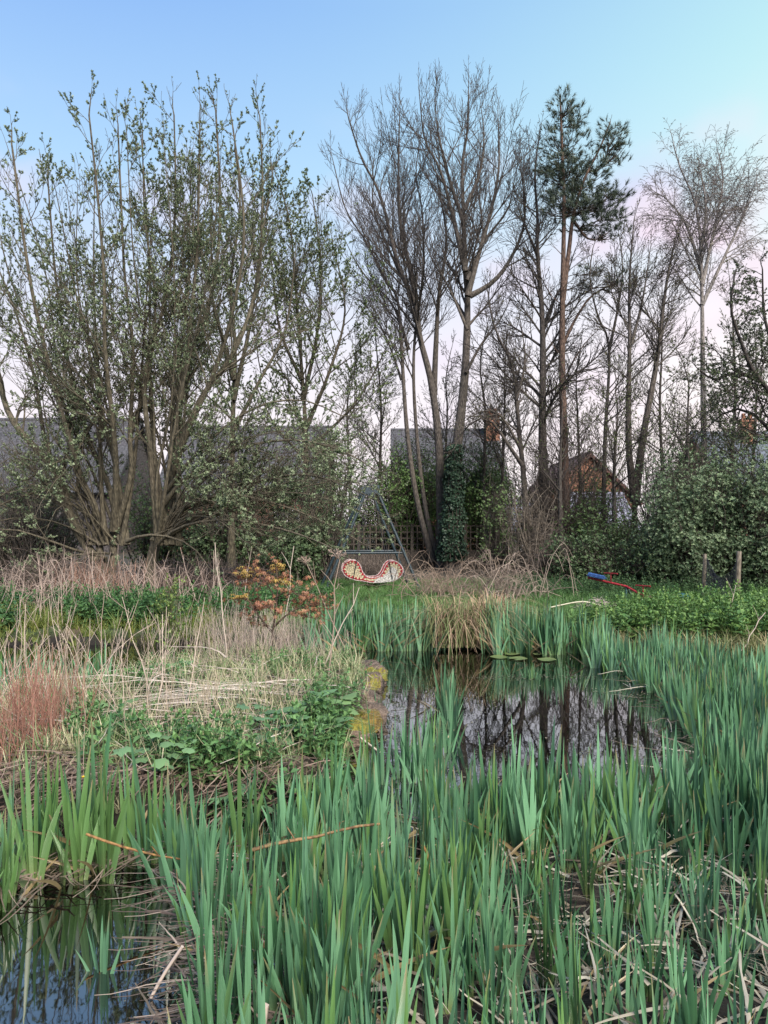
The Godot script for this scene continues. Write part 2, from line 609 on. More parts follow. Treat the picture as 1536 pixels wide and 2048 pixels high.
# ---------------------------------------------------------------- trees
# S: up = pull upwards per level, wig = crookedness, ang = branching angle, den = branches per metre, fall = length ratio, thin = thinnest twig
func grow(g: Geo, p: Vector3, d: Vector3, length: float, r: float, level: int, S: Dictionary, tips: Array, col: Color) -> void:
	var n: int = 5 if level == 0 else 4 if level == 1 else 2
	var pts := PackedVector3Array([p])
	var rad := PackedFloat32Array([r])
	var dirs := [d]
	var pull: float = S.up[mini(level, S.up.size() - 1)]
	var last: bool = level >= S.levels
	for i in n:
		d = (d + Vector3(0, pull, 0) + rnd_dir() * S.wig).normalized()
		p += d * length / n
		pts.append(p)
		rad.append(maxf(S.thin, r * (1.0 - 0.75 * (i + 1.0) / n)))
		dirs.append(d)
	g.tube(pts, rad, 5 if level == 0 else 3, col, col.lerp(S.tip, 0.35 * (level + 1)))
	if last:
		tips.append([pts, dirs])
		return
	var many := int(ceil(length * S.den[level] * rr(0.75, 1.25)))
	for k in many:
		var t: float = lerpf(S.bare, 1.0, (k + rr(0.1, 0.9)) / many)
		var f := t * n
		var i := mini(int(f), n - 1)
		var q := pts[i].lerp(pts[i + 1], f - i)
		var dd: Vector3 = dirs[i + 1]
		var ax := dd.cross(rnd_dir()).normalized()
		var nd := dd.rotated(ax, S.ang * rr(0.6, 1.3))
		var l: float = length * S.fall * rr(0.55, 1.2) * (1.15 - 0.7 * t)
		grow(g, q, nd, maxf(l, 0.12), maxf(S.thin, r * 0.5 * (1.1 - 0.5 * t)), level + 1, S, tips, col)
	# the leading shoot runs on
	grow(g, p, d, maxf(length * S.fall * 0.6, 0.15), maxf(S.thin, r * 0.25), level + 1, S, tips, col)


# smooth curve through pixel marks [px, py, px, py ...] at a depth, with a little sway in depth
func stem_line(marks: Array, depth: float, sway: float, d2 := -1.0) -> PackedVector3Array:
	var c := Curve3D.new()
	var p := PackedVector3Array()
	var n := marks.size() / 2
	var off := 0.0
	for i in n:
		var f := float(i) / maxf(n - 1, 1)
		var dd := depth if d2 < 0.0 else lerpf(depth, d2, f)
		if i > 0:
			off += rr(-sway, sway)
		p.append(at(marks[i * 2], marks[i * 2 + 1], dd + off))
	for i in n:
		var tan := (p[mini(i + 1, n - 1)] - p[maxi(i - 1, 0)]) * 0.18
		c.add_point(p[i], -tan, tan)
	var out := PackedVector3Array()
	var length := c.get_baked_length()
	var steps := maxi(6, int(length / 0.35))
	for i in steps + 1:
		out.append(c.sample_baked(length * i / steps, true))
	return out


# a whole tree: stems = [[r0, r1, bare fraction, branch length, [marks]], ...]; the first reaches the ground
func tree(called: String, label: String, category: String, depth: float, stems: Array, S: Dictionary, seed_no: int, col: Color, group := "") -> Dictionary:
	R.seed = seed_no
	var lines := []
	for s in stems:
		lines.append(stem_line(s[4], depth, S.sway, s[5] if s.size() > 5 else -1.0))
	var foot: Vector3 = lines[0][0]
	foot.y = ground_at(foot.x, foot.z) - 0.05
	var o := thing(called, label, category, foot, group)
	var tips := []
	var tw := Geo.new()
	for i in stems.size():
		var s: Array = stems[i]
		var line: PackedVector3Array = lines[i]
		if i == 0 or S.get("coppice", false) and line[0].y < 1.25:
			var root := Vector3(line[0].x, 0, line[0].z).lerp(Vector3(foot.x, 0, foot.z), 0.0 if i == 0 else 0.55)
			root.y = ground_at(root.x, root.z) - 0.1
			if i > 0:
				line.insert(0, root.lerp(line[0], 0.5) + Vector3(0, -0.08, 0))
			line.insert(0, root)
		var rad := PackedFloat32Array()
		var m := line.size()
		for k in m:
			var f := float(k) / (m - 1)
			rad.append(lerpf(s[0], s[1], pow(f, S.get("taper", 0.8))) * (1.0 + 0.35 * exp(-f * m * 0.9) * (1.0 if i == 0 else 0.3)) * rr(0.96, 1.04))
		var g := Geo.new()
		g.tube(line, rad, 9 if s[0] > 0.08 else 6, col, col.lerp(S.tip, 0.3))
		part("trunk" if i == 0 else "limb", g, M.bark, o, foot)
		var total := 0.0
		for k in m - 1:
			total += line[k].distance_to(line[k + 1])
		var many := int(total * (1.0 - s[2]) * S.den_main)
		for k in many:
			var t: float = lerpf(s[2], 1.0, (k + rr(0.0, 1.0)) / many)
			var f := t * (m - 1)
			var q := mini(int(f), m - 2)
			var d := (line[q + 1] - line[q]).normalized()
			var nd := d.rotated(d.cross(rnd_dir()).normalized(), S.ang_main * rr(0.7, 1.25))
			if S.get("level_out", 0.0) > 0.0:
				nd = nd.lerp(Vector3(nd.x, 0, nd.z).normalized(), S.level_out).normalized()
			var ln: float = s[3] * (1.1 - 0.75 * smoothstep(s[2], 1.0, t)) * rr(0.55, 1.15)
			grow(tw, line[q].lerp(line[q + 1], f - q), nd, ln, clampf(rad[q] * 0.45, S.thin, ln * 0.022), 0, S, tips, col)
		grow(tw, line[m - 1], (line[m - 1] - line[m - 2]).normalized(), s[3] * 0.28, maxf(S.thin, s[1]), 0, S, tips, col)
	if not tw.empty():
		part("twigs", tw, M.twig, o, foot).set_meta("kind", "stuff")
	return {"node": o, "tips": tips, "foot": foot}


func leaf_cluster(n: int, length: float, width: float, spread: float, col: Color, seed_no: int) -> ArrayMesh:
	R.seed = seed_no
	var g := Geo.new()
	for i in n:
		var a := TAU * i / n + rr(-0.4, 0.4)
		var e := spread * rr(0.5, 1.2)
		var d := Vector3(cos(a) * sin(e), cos(e), sin(a) * sin(e))
		g.leaf(Vector3(0, rr(-0.2, 0.2) * length, 0), d, Vector3(-sin(a), 0, cos(a)), length * rr(0.7, 1.1), width * rr(0.8, 1.2), rr(0.0, 0.2), col * rr(0.8, 1.2))
	return g.mesh()


# leaf clusters set along the last twigs
func dress(tr: Dictionary, mesh: Mesh, per_twig: float, size: float, cols: Array, seed_no: int, clump := 0.0, called := "leaves", mat: Material = null) -> void:
	R.seed = seed_no
	var where := []
	var tint := PackedColorArray()
	for t in tr.tips:
		var pts: PackedVector3Array = t[0]
		var k := 1.0
		if clump > 0.0:
			var p := pts[0]
			k = smoothstep(-clump, clump * 0.7, patchy.get_noise_3d(p.x * 9.0, p.y * 9.0, p.z * 9.0)) * 1.6
		var n := int(per_twig * k + R.randf())
		for i in n:
			var f := rr(0.15, 1.0) * (pts.size() - 1)
			var q := mini(int(f), pts.size() - 2)
			var d: Vector3 = ((t[1][q + 1] as Vector3) + rnd_dir() * 0.7 + Vector3(0, 0.25, 0)).normalized()
			where.append(along(pts[q].lerp(pts[q + 1], f - q) - tr.foot, d, size * rr(0.7, 1.3)))
			tint.append((cols[0] as Color).lerp(cols[1], R.randf()) * rr(0.75, 1.2))
	if where.size():
		scatter(called, mesh, M.leaf if mat == null else mat, where, tint, tr.node)


func make_trees() -> void:
	var grey := Color(0.13, 0.115, 0.098)
	# --- bare ashes: long rising twigs with blunt tips
	var ash := {"up": [0.10, 0.13, 0.10], "wig": 0.13, "ang": 0.66, "ang_main": 0.66, "den": [5.2, 6.5], "den_main": 3.3, "fall": 0.5, "levels": 2, "thin": 0.005, "bare": 0.2, "sway": 0.25, "tip": Color(0.095, 0.08, 0.082)}
	tree("ash_tree", "bare many stemmed ash tree rising left of the ivy clad trunk", "tree", 24.5, [
		[0.19, 0.02, 0.45, 3.10, [884, 1120, 878, 897, 863, 769, 840, 675, 833, 619, 818, 581, 795, 525, 761, 393, 724, 318, 698, 240]],
		[0.10, 0.015, 0.2, 2.70, [833, 619, 825, 560, 800, 440, 797, 330, 800, 215]],
		[0.11, 0.015, 0.45, 2.84, [866, 1122, 836, 1010, 815, 870, 803, 700, 795, 600, 772, 560, 730, 480, 692, 420, 668, 330]],
		[0.09, 0.015, 0.4, 2.43, [876, 1122, 850, 1010, 832, 850, 828, 700, 845, 560, 845, 430, 832, 350, 842, 270]],
		[0.11, 0.015, 0.3, 2.56, [868, 790, 872, 690, 878, 590, 893, 480, 880, 390, 868, 320]],
		[0.06, 0.012, 0.15, 2.29, [818, 700, 785, 610, 725, 545, 690, 480]],
		[0.06, 0.012, 0.15, 2.29, [812, 570, 770, 480, 745, 400, 760, 300]],
		[0.05, 0.012, 0.2, 2.03, [803, 760, 770, 670, 730, 610, 700, 590]]], ash, 101, grey * 1.05)
	tree("ash_tree", "tallest bare ash tree with ivy on its lower trunk", "tree", 23.5, [
		[0.24, 0.02, 0.5, 2.97, [906, 1125, 909, 930, 918, 863, 931, 731, 935, 592, 931, 543, 927, 431, 925, 330, 935, 260, 937, 190]],
		[0.09, 0.015, 0.2, 2.70, [931, 543, 905, 430, 880, 340, 850, 280, 840, 200]],
		[0.10, 0.015, 0.25, 2.70, [935, 592, 960, 500, 985, 410, 998, 330, 996, 235]],
		[0.08, 0.015, 0.2, 2.56, [929, 450, 893, 340, 874, 250, 870, 190]],
		[0.09, 0.012, 0.3, 2.56, [940, 592, 990, 560, 1030, 500, 1050, 430, 1040, 330]],
		[0.06, 0.012, 0.3, 2.03, [935, 660, 905, 590, 875, 530, 862, 480]],
		[0.07, 0.012, 0.25, 2.56, [928, 420, 958, 350, 968, 280, 962, 215]],
		[0.055, 0.012, 0.3, 1.89, [932, 745, 962, 690, 1000, 640, 1020, 600]],
		[0.06, 0.012, 0.25, 2.16, [934, 560, 970, 480, 1015, 420, 1030, 350]]], ash, 102, grey * 1.15)
	# --- alder, saplings, field maples
	var alder := ash.duplicate(true)
	alder.merge({"up": [0.03, 0.06, 0.05], "ang_main": 0.85, "den_main": 5.0, "den": [7.0, 7.0], "tip": Color(0.08, 0.064, 0.064)}, true)
	var bud := leaf_cluster(3, 0.05, 0.02, 0.7, Color.WHITE, 31)
	var tr := tree("alder_tree", "tall straight dark trunked alder just left of the pine", "tree", 23.0, [
		[0.19, 0.02, 0.32, 2.2, [1088, 1125, 1085, 882, 1085, 656, 1075, 506, 1075, 438, 1070, 350, 1078, 275]],
		[0.07, 0.012, 0.2, 1.5, [1085, 660, 1108, 600, 1130, 560, 1150, 500]],
		[0.06, 0.012, 0.2, 1.5, [1078, 520, 1050, 450, 1030, 400]]], alder, 103, Color(0.10, 0.088, 0.078))
	dress(tr, bud, 0.35, 1.0, [Color(0.10, 0.085, 0.05), Color(0.13, 0.13, 0.06)], 203)
	tr = tree("leaning_tree", "slender bare tree leaning left with arching low boughs", "tree", 22.0, [
		[0.13, 0.015, 0.4, 1.6, [1058, 1125, 1047, 950, 1040, 882, 1026, 740, 1004, 690, 985, 640, 975, 580]],
		[0.07, 0.012, 0.3, 1.0, [1044, 930, 1010, 880, 985, 845, 955, 838, 925, 865, 912, 890]],
		[0.06, 0.012, 0.3, 1.0, [1040, 895, 1000, 830, 965, 822, 935, 838]],
		[0.05, 0.012, 0.3, 1.3, [1033, 800, 1050, 720, 1040, 640]]], alder, 104, grey * 0.85)
	dress(tr, bud, 0.5, 1.0, [Color(0.12, 0.1, 0.055), Color(0.12, 0.14, 0.06)], 204)
	tr = tree("sapling", "slim pale stemmed sapling standing right of the pine", "tree", 22.5, [
		[0.10, 0.015, 0.45, 1.5, [1205, 1120, 1210, 882, 1218, 700, 1195, 630, 1180, 560, 1185, 500]],
		[0.06, 0.012, 0.3, 1.4, [1218, 700, 1235, 620, 1245, 540, 1238, 470]]], alder, 105, grey * 1.1)
	dress(tr, bud, 0.5, 1.0, [Color(0.12, 0.1, 0.055), Color(0.12, 0.14, 0.06)], 205)
	tr = tree("twin_stemmed_maple", "bare tree forking low into two tall stems right of the pine", "tree", 21.5, [
		[0.19, 0.06, 0.8, 0.8, [1264, 1120, 1268, 1060, 1269, 1000]],
		[0.12, 0.015, 0.4, 1.5, [1269, 1005, 1257, 882, 1259, 694, 1259, 560, 1268, 440]],
		[0.14, 0.015, 0.45, 1.6, [1269, 1005, 1288, 863, 1312, 731, 1331, 580, 1348, 490, 1362, 440]],
		[0.06, 0.012, 0.3, 1.4, [1262, 690, 1285, 600, 1300, 500]]], alder, 106, grey * 0.95)
	dress(tr, bud, 0.6, 1.0, [Color(0.13, 0.11, 0.06), Color(0.13, 0.15, 0.06)], 206)
	for a in [[700, 25.5, 690, 114, "small twiggy tree above the top of the swing frame"], [1005, 24.5, 660, 115, "leafing slim tree between tall ash and alder"], [1120, 21.0, 760, 116, "low twiggy tree before the alder and pine trunks"], [1375, 20.0, 720, 117, "leafing slim tree left of the birch trunk"], [1505, 20.5, 700, 118, "leafing slim tree below the hawthorn boughs"], [1228, 20.5, 760, 119, "low leafing tree above the brick gable"], [890, 26.0, 700, 121, "thin tree between the two bare ashes"], [1326, 24.0, 560, 107, "thin dark pole of a tree between twin stems and birch"], [968, 25.0, 640, 108, "thin bare sapling behind the tall ash near the chimney"], [1462, 21.0, 560, 109, "leafing young tree between the birch and right edge"], [1160, 24.0, 690, 110, "twiggy young tree hidden behind the pine trunk"], [760, 26.0, 620, 111, "leafing young tree above the swing frame"]]:
		var x: float = a[0]
		tr = tree("young_tree", a[4], "tree", a[1], [[0.09, 0.012, 0.35, 1.7, [x + 4, 1110, x, 960, x + rr(-8, 8), 820, x + rr(-10, 10), (820 + a[2]) / 2, x + rr(-15, 15), a[2]]]], alder, a[3], grey * 0.8)
		dress(tr, bud, 1.5 if a[3] in [109, 111, 114, 117, 118, 119] else 0.6, 1.1, [Color(0.11, 0.12, 0.05), Color(0.12, 0.17, 0.06)], a[3] + 100)
	# --- birch with fine weeping twigs
	var birch := {"up": [0.06, -0.12, -0.28], "wig": 0.14, "ang": 0.7, "ang_main": 0.7, "den": [8.0, 8.0], "den_main": 6.0, "fall": 0.48, "levels": 2, "thin": 0.0042, "bare": 0.15, "sway": 0.2, "tip": Color(0.13, 0.09, 0.10)}
	tr = tree("birch_tree", "pale trunked birch with weeping crown of fine twigs", "tree", 22.0, [
		[0.13, 0.015, 0.6, 2.03, [1420, 1120, 1408, 897, 1404, 600, 1400, 480, 1388, 400, 1362, 340, 1347, 290]],
		[0.07, 0.012, 0.2, 2.03, [1404, 570, 1430, 450, 1446, 360, 1436, 305]],
		[0.07, 0.012, 0.3, 1.89, [1404, 610, 1460, 490, 1492, 420, 1512, 370]],
		[0.06, 0.012, 0.25, 1.89, [1402, 540, 1372, 450, 1335, 400, 1312, 385]],
		[0.06, 0.012, 0.25, 1.89, [1401, 500, 1412, 420, 1400, 340]]], birch, 112, Color(0.36, 0.34, 0.32))
	dress(tr, bud, 0.5, 0.8, [Color(0.12, 0.1, 0.06), Color(0.15, 0.15, 0.07)], 212)
	make_pine()
	make_willows(grey)
	# --- dark leafing hawthorn at the right edge
	var thorn := {"up": [0.02, 0.02, 0.02], "wig": 0.3, "ang": 0.9, "ang_main": 1.0, "den": [7.0, 7.5], "den_main": 6.0, "fall": 0.5, "levels": 2, "thin": 0.0045, "bare": 0.15, "sway": 0.3, "tip": Color(0.12, 0.1, 0.09)}
	tr = tree("hawthorn_tree", "crooked dark hawthorn coming into leaf at the right edge", "tree", 17.0, [
		[0.13, 0.02, 0.3, 1.4, [1590, 1140, 1575, 930, 1545, 800, 1505, 740, 1484, 690, 1462, 620, 1468, 560]],
		[0.08, 0.015, 0.2, 1.3, [1555, 830, 1560, 740, 1530, 640, 1525, 540]],
		[0.07, 0.015, 0.2, 1.2, [1520, 760, 1470, 745, 1430, 760, 1400, 740]],
		[0.06, 0.015, 0.2, 1.2, [1570, 900, 1510, 830, 1460, 820, 1420, 850]]], thorn, 113, Color(0.075, 0.065, 0.058))
	dress(tr, leaf_cluster(4, 0.045, 0.025, 1.0, Color.WHITE, 32), 3.2, 1.0, [Color(0.055, 0.075, 0.04), Color(0.08, 0.115, 0.05)], 213)


func make_pine() -> void:
	R.seed = 120
	var S := {"up": [0.12, 0.15], "wig": 0.15, "ang": 0.8, "ang_main": 1.2, "den": [4.0], "den_main": 0.9, "fall": 0.5, "levels": 1, "thin": 0.006, "bare": 0.4, "sway": 0.12, "tip": Color(0.16, 0.09, 0.06)}
	var d := 22.5
	var tr := tree("pine_tree", "dark green Scots pine with bare reddish trunk, tallest at the right", "tree", d, [
		[0.17, 0.03, 0.45, 0.8, [1133, 1125, 1128, 882, 1124, 694, 1128, 412, 1124, 300, 1121, 205]],
		[0.09, 0.02, 0.97, 0.5, [1125, 600, 1138, 500, 1147, 430, 1168, 360, 1198, 300, 1219, 248]],
		[0.055, 0.02, 0.97, 0.4, [1126, 690, 1150, 640, 1185, 590, 1235, 566]],
		[0.045, 0.02, 0.97, 0.4, [1146, 440, 1180, 480, 1215, 466]],
		[0.03, 0.01, 0.3, 0.9, [1128, 760, 1160, 700, 1195, 660]]], S, 120, Color(0.17, 0.115, 0.09))
	var tuft := Geo.new()
	for i in 26:
		var a := rr(0, TAU)
		var e := rr(0.15, 1.15)
		var dd := Vector3(cos(a) * sin(e), cos(e), sin(a) * sin(e))
		var b := Vector3(0, rr(-0.09, 0.02), 0)
		var sd := Vector3(-sin(a), 0, cos(a)) * 0.006
		var nn := dd.cross(sd).normalized()
		var q := tuft.put(b - sd, nn, Color.WHITE)
		tuft.put(b + sd, nn, Color.WHITE)
		tuft.put(b + dd * rr(0.13, 0.2), nn, Color.WHITE)
		tuft.tri(q, q + 1, q + 2, nn)
	var where := []
	var tint := PackedColorArray()
	var tw := Geo.new()
	# foliage pads: px, py, half width, half height, leader x, number of shoots
	for pad in [[1128, 215, 24, 38, 1122, 60], [1130, 285, 42, 40, 1124, 110], [1160, 235, 16, 26, 1124, 24], [1122, 345, 38, 34, 1126, 100], [1160, 355, 48, 40, 1140, 120], [1145, 408, 62, 34, 1130, 160], [1190, 400, 48, 34, 1160, 110], [1222, 275, 26, 42, 1212, 60], [1230, 310, 22, 28, 1205, 36], [1195, 330, 22, 24, 1190, 36], [1205, 435, 40, 22, 1160, 50], [1216, 468, 36, 16, 1195, 36], [1232, 566, 52, 15, 1200, 52], [1180, 545, 26, 10, 1150, 14], [1105, 390, 18, 24, 1126, 26], [1230, 385, 22, 26, 1195, 30], [1172, 452, 44, 16, 1150, 44], [1108, 330, 20, 18, 1124, 24], [1240, 430, 16, 14, 1205, 14]]:
		var wide: float = pad[2] * 1.38 * d / FOCAL
		var high: float = pad[3] * d / FOCAL
		var mid := at(pad[0], pad[1], d)
		var root := at(pad[4], pad[1] + pad[3] * 0.9, d)
		for i in int(pad[5] * 0.72):
			var q := rnd_dir() * pow(R.randf(), 0.42)
			var end := mid + Vector3(q.x * wide, q.y * high, q.z * wide * 0.9)
			var start := root.lerp(mid, rr(0.0, 0.6))
			if i % 3 == 0:
				var bow := start.lerp(end, 0.6) + Vector3(0, -0.12 * start.distance_to(end), 0)
				tw.tube(PackedVector3Array([start, bow, end]), PackedFloat32Array([0.016, 0.011, 0.006]), 4, Color(0.1, 0.075, 0.055))
			for k in 2:
				var dir := (Vector3(q.x, 0.55 + q.y * 0.3, q.z) + rnd_dir() * 0.5).normalized()
				where.append(along(end + rnd_dir() * 0.1 - tr.foot, dir, rr(0.8, 1.25)))
				tint.append(Color(0.04, 0.062, 0.045).lerp(Color(0.075, 0.105, 0.065), R.randf()))
	part("boughs", tw, M.twig, tr.node, tr.foot).set_meta("kind", "stuff")
	scatter("needles", tuft.mesh(), M.needle, where, tint, tr.node)


# one more stem of a coppiced willow: a tall wand, or a low arching bough
func rising(bx: float, tx: float, ty: float, d: float) -> Array:
	return [rr(0.045, 0.075), 0.008, 0.2, 1.9, [bx, 1090, lerpf(bx, tx, 0.2) + rr(-15, 15), 960, lerpf(bx, tx, 0.45) + rr(-20, 20), 790, lerpf(bx, tx, 0.75) + rr(-20, 20), lerpf(790, ty, 0.5), tx, ty], d]


func arching(bx: float, by: float, tx: float, ty: float, d: float) -> Array:
	var lift := rr(20, 90)
	return [rr(0.018, 0.034), 0.005, 0.25, 1.15, [bx, by, lerpf(bx, tx, 0.3), lerpf(by, ty, 0.4) - lift, lerpf(bx, tx, 0.65), lerpf(by, ty, 0.8) - lift, tx, ty], d]


func make_willows(grey: Color) -> void:
	var olive := Color(0.135, 0.12, 0.08)
	var wil := {"up": [0.10, 0.08, 0.06], "wig": 0.2, "ang": 0.7, "ang_main": 0.75, "den": [4.6, 5.0], "den_main": 2.5, "fall": 0.5, "levels": 2, "thin": 0.004, "bare": 0.15, "sway": 0.35, "tip": Color(0.13, 0.11, 0.08), "coppice": true, "taper": 0.5}
	var cl := leaf_cluster(5, 0.055, 0.021, 0.75, Color.WHITE, 33)
	var sil := [Color(0.13, 0.18, 0.085), Color(0.26, 0.32, 0.2)]
	R.seed = 128
	var left_more := []
	for i in 7:
		left_more.append(rising(rr(180, 300), rr(-60, 330), rr(240, 400), rr(14.4, 16.4)))
	for i in 16:
		left_more.append(arching(rr(170, 235), 1090, rr(-90, 130), rr(900, 1110), rr(13.4, 15.5)))
	var right_more := []
	for i in 8:
		right_more.append(rising(rr(300, 370), rr(230, 560), rr(250, 410), rr(14.2, 16.4)))
	for i in 26:
		right_more.append(arching(rr(300, 340), 1080, rr(470, 770), rr(880, 1115), rr(12.8, 15.0)))
	var tr := tree("willow_tree", "big many stemmed grey willow spreading over the left bank", "tree", 15.2, [
		[0.15, 0.02, 0.22, 2.0, [208, 1180, 190, 1120, 163, 1077, 140, 1034, 124, 969, 91, 917, 42, 865, 8, 800, -25, 640, -40, 420]],
		[0.11, 0.02, 0.22, 2.0, [204, 1140, 195, 1060, 189, 1012, 163, 960, 145, 900, 105, 760, 60, 560, 25, 300]],
		[0.1, 0.015, 0.22, 2.0, [226, 1120, 228, 1047, 225, 1000, 205, 940, 178, 880, 140, 740, 112, 560, 95, 350]],
		[0.09, 0.015, 0.22, 2.0, [228, 1060, 232, 950, 226, 850, 210, 700, 208, 560, 196, 400, 178, 230], 14.6],
		[0.08, 0.015, 0.22, 2.0, [232, 1060, 262, 950, 260, 870, 266, 700, 250, 560, 242, 400, 236, 260], 15.8],
		[0.06, 0.012, 0.3, 1.3, [212, 1115, 150, 1100, 90, 1078, 20, 1058, -50, 1065], 14.0],
		[0.05, 0.012, 0.3, 1.0, [228, 1108, 182, 1106, 130, 1116, 81, 1142], 13.9],
		[0.05, 0.012, 0.3, 1.2, [155, 990, 153, 917, 114, 924, 65, 953, 6, 989], 14.2],
		[0.05, 0.012, 0.3, 1.2, [190, 1040, 130, 1000, 70, 985, 0, 1010, -40, 1030], 14.0],
		[0.07, 0.015, 0.3, 1.5, [124, 969, 90, 880, 70, 760, 30, 620, -20, 500], 16.2],
		[0.05, 0.012, 0.25, 1.5, [260, 870, 300, 740, 310, 600, 290, 440, 285, 270], 15.5]] + left_more, wil, 130, olive)
	dress(tr, cl, 4.6, 0.81, sil, 230, 0.25)
	tr = tree("willow_tree", "grey willow with leaning mossy trunk right of the biggest one", "tree", 15.0, [
		[0.15, 0.02, 0.22, 2.0, [304, 1165, 300, 1142, 313, 1077, 329, 1008, 342, 943, 355, 865, 361, 800, 385, 690, 420, 600, 440, 440, 432, 230]],
		[0.09, 0.015, 0.35, 1.7, [316, 1070, 300, 900, 290, 750, 330, 600, 350, 430, 348, 230], 15.6],
		[0.09, 0.015, 0.22, 2.0, [342, 950, 380, 850, 430, 740, 470, 600, 488, 450, 465, 250], 14.6],
		[0.09, 0.015, 0.22, 2.0, [346, 930, 400, 800, 470, 700, 515, 560, 525, 400, 520, 240], 15.6],
		[0.07, 0.012, 0.3, 1.5, [360, 800, 380, 650, 395, 480, 400, 220], 15.2],
		[0.07, 0.012, 0.3, 1.3, [318, 1060, 370, 1030, 430, 990, 520, 962, 620, 950, 720, 985], 13.2],
		[0.06, 0.012, 0.3, 1.3, [320, 1050, 380, 1010, 460, 990, 560, 1010, 660, 1050, 730, 1090], 13.0],
		[0.06, 0.012, 0.3, 1.3, [326, 1010, 380, 950, 470, 900, 580, 880, 680, 900, 750, 940], 14.0],
		[0.05, 0.012, 0.3, 1.2, [310, 1095, 360, 1055, 450, 1040, 550, 1055, 640, 1085, 690, 1115], 13.0],
		[0.05, 0.012, 0.3, 1.3, [335, 980, 400, 900, 500, 820, 600, 800, 680, 830], 14.4],
		[0.045, 0.012, 0.3, 0.9, [254, 1083, 293, 1070, 352, 1077, 391, 1100, 413, 1128], 13.8],
		[0.05, 0.012, 0.3, 1.2, [315, 1070, 380, 1045, 470, 1020, 560, 985, 650, 965], 14.2]] + right_more, wil, 131, olive * 1.05)
	dress(tr, cl, 4.6, 0.85, sil, 231, 0.25)
	wil.sway = 0.2
	wil.den_main = 4.2
	tr = tree("willow_tree", "straight stemmed willow standing behind the leaning mossy trunk", "tree", 19.0, [
		[0.13, 0.02, 0.35, 2.34, [462, 1120, 465, 860, 470, 700, 462, 560, 480, 420, 470, 300]],
		[0.08, 0.015, 0.3, 2.21, [466, 800, 500, 650, 520, 500, 545, 350]],
		[0.08, 0.015, 0.3, 2.21, [468, 760, 430, 620, 400, 480, 395, 330]],
		[0.07, 0.015, 0.3, 1.95, [468, 860, 520, 760, 570, 660, 590, 520]]], wil, 132, olive * 0.85)
	dress(tr, cl, 5.5, 0.93, [Color(0.12, 0.16, 0.075), Color(0.2, 0.25, 0.13)], 232, 0.25)
	tr = tree("willow_tree", "greener willow crown between the left willows and bare ashes", "tree", 21.0, [
		[0.13, 0.02, 0.3, 2.34, [608, 1120, 612, 900, 602, 720, 590, 560, 580, 450, 560, 370]],
		[0.08, 0.015, 0.25, 2.08, [606, 800, 635, 660, 640, 520, 625, 390]],
		[0.08, 0.015, 0.25, 2.08, [610, 860, 660, 740, 690, 620, 668, 500]],
		[0.07, 0.015, 0.25, 2.08, [604, 760, 560, 660, 545, 540, 530, 430]],
		[0.07, 0.015, 0.25, 1.95, [612, 900, 690, 830, 740, 760, 770, 700]],
		[0.06, 0.015, 0.25, 1.95, [611, 920, 550, 850, 520, 790]]], wil, 133, olive * 0.8)
	dress(tr, cl, 5.5, 0.96, [Color(0.11, 0.16, 0.065), Color(0.19, 0.25, 0.11)], 233, 0.25)


# a shrub: many stems from one foot, leaf clusters filling an uneven crown
func shrub(called: String, label: String, foot: Vector3, mid: Vector3, size: Vector3, stems: int, leaves: int, mesh: Mesh, cols: Array, seed_no: int, bark := Color(0.09, 0.075, 0.06), group := "", scale := 1.0) -> void:
	R.seed = seed_no
	foot.y = ground_at(foot.x, foot.z) - 0.04
	var o := thing(called, label, "shrub", foot, group)
	var g := Geo.new()
	var ends := []
	for i in stems:
		var q := rnd_dir() * pow(R.randf(), 0.4)
		var end := mid + q * size
		var s := foot + Vector3(rr(-0.35, 0.35) * size.x, 0, rr(-0.35, 0.35) * size.z)
		s.y = foot.y
		var pts := PackedVector3Array()
		var rad := PackedFloat32Array()
		var bend := rnd_dir() * 0.18 * s.distance_to(end)
		for k in 6:
			var f := k / 5.0
			pts.append(s.lerp(end, f) + bend * sin(f * PI) + Vector3(0, 0.25 * sin(f * PI) * (end.y - s.y) * 0.4, 0) + rnd_dir() * 0.04)
			rad.append(lerpf(0.016, 0.0045, f))
		g.tube(pts, rad, 4, bark * rr(0.7, 1.4))
		for k in 7:
			var a := pts[2 + k % 4].lerp(pts[1 + k % 4], R.randf())
			var dd := (rnd_dir() + Vector3(0, 0.3, 0)) * rr(0.2, 0.5)
			g.tube(PackedVector3Array([a, a + dd * 0.5 + rnd_dir() * 0.05, a + dd]), PackedFloat32Array([0.006, 0.0045, 0.0035]), 3, bark * rr(0.8, 1.5))
			ends.append(a + dd)
	part("stems", g, M.twig, o, foot).set_meta("kind", "stuff")
	if leaves == 0:
		return
	var where := []
	var tint := PackedColorArray()
	var tries := 0
	while where.size() < leaves and tries < leaves * 3:
		tries += 1
		var p: Vector3 = ends[R.randi() % ends.size()] + rnd_dir() * pow(R.randf(), 0.7) * 0.2 * (size.x + size.y)
		if p.y < foot.y + 0.1 or patchy.get_noise_3d(p.x * 11.0, p.y * 11.0, p.z * 11.0) < rr(-0.4, 0.05):
			continue
		where.append(along(p - foot, (p - mid + Vector3(0, 0.8, 0) + rnd_dir() * 0.8).normalized(), scale * rr(0.6, 1.25)))
		tint.append((cols[0] as Color).lerp(cols[1], R.randf()) * rr(0.75, 1.25))
	scatter("leaves", mesh, M.leaf, where, tint, o)


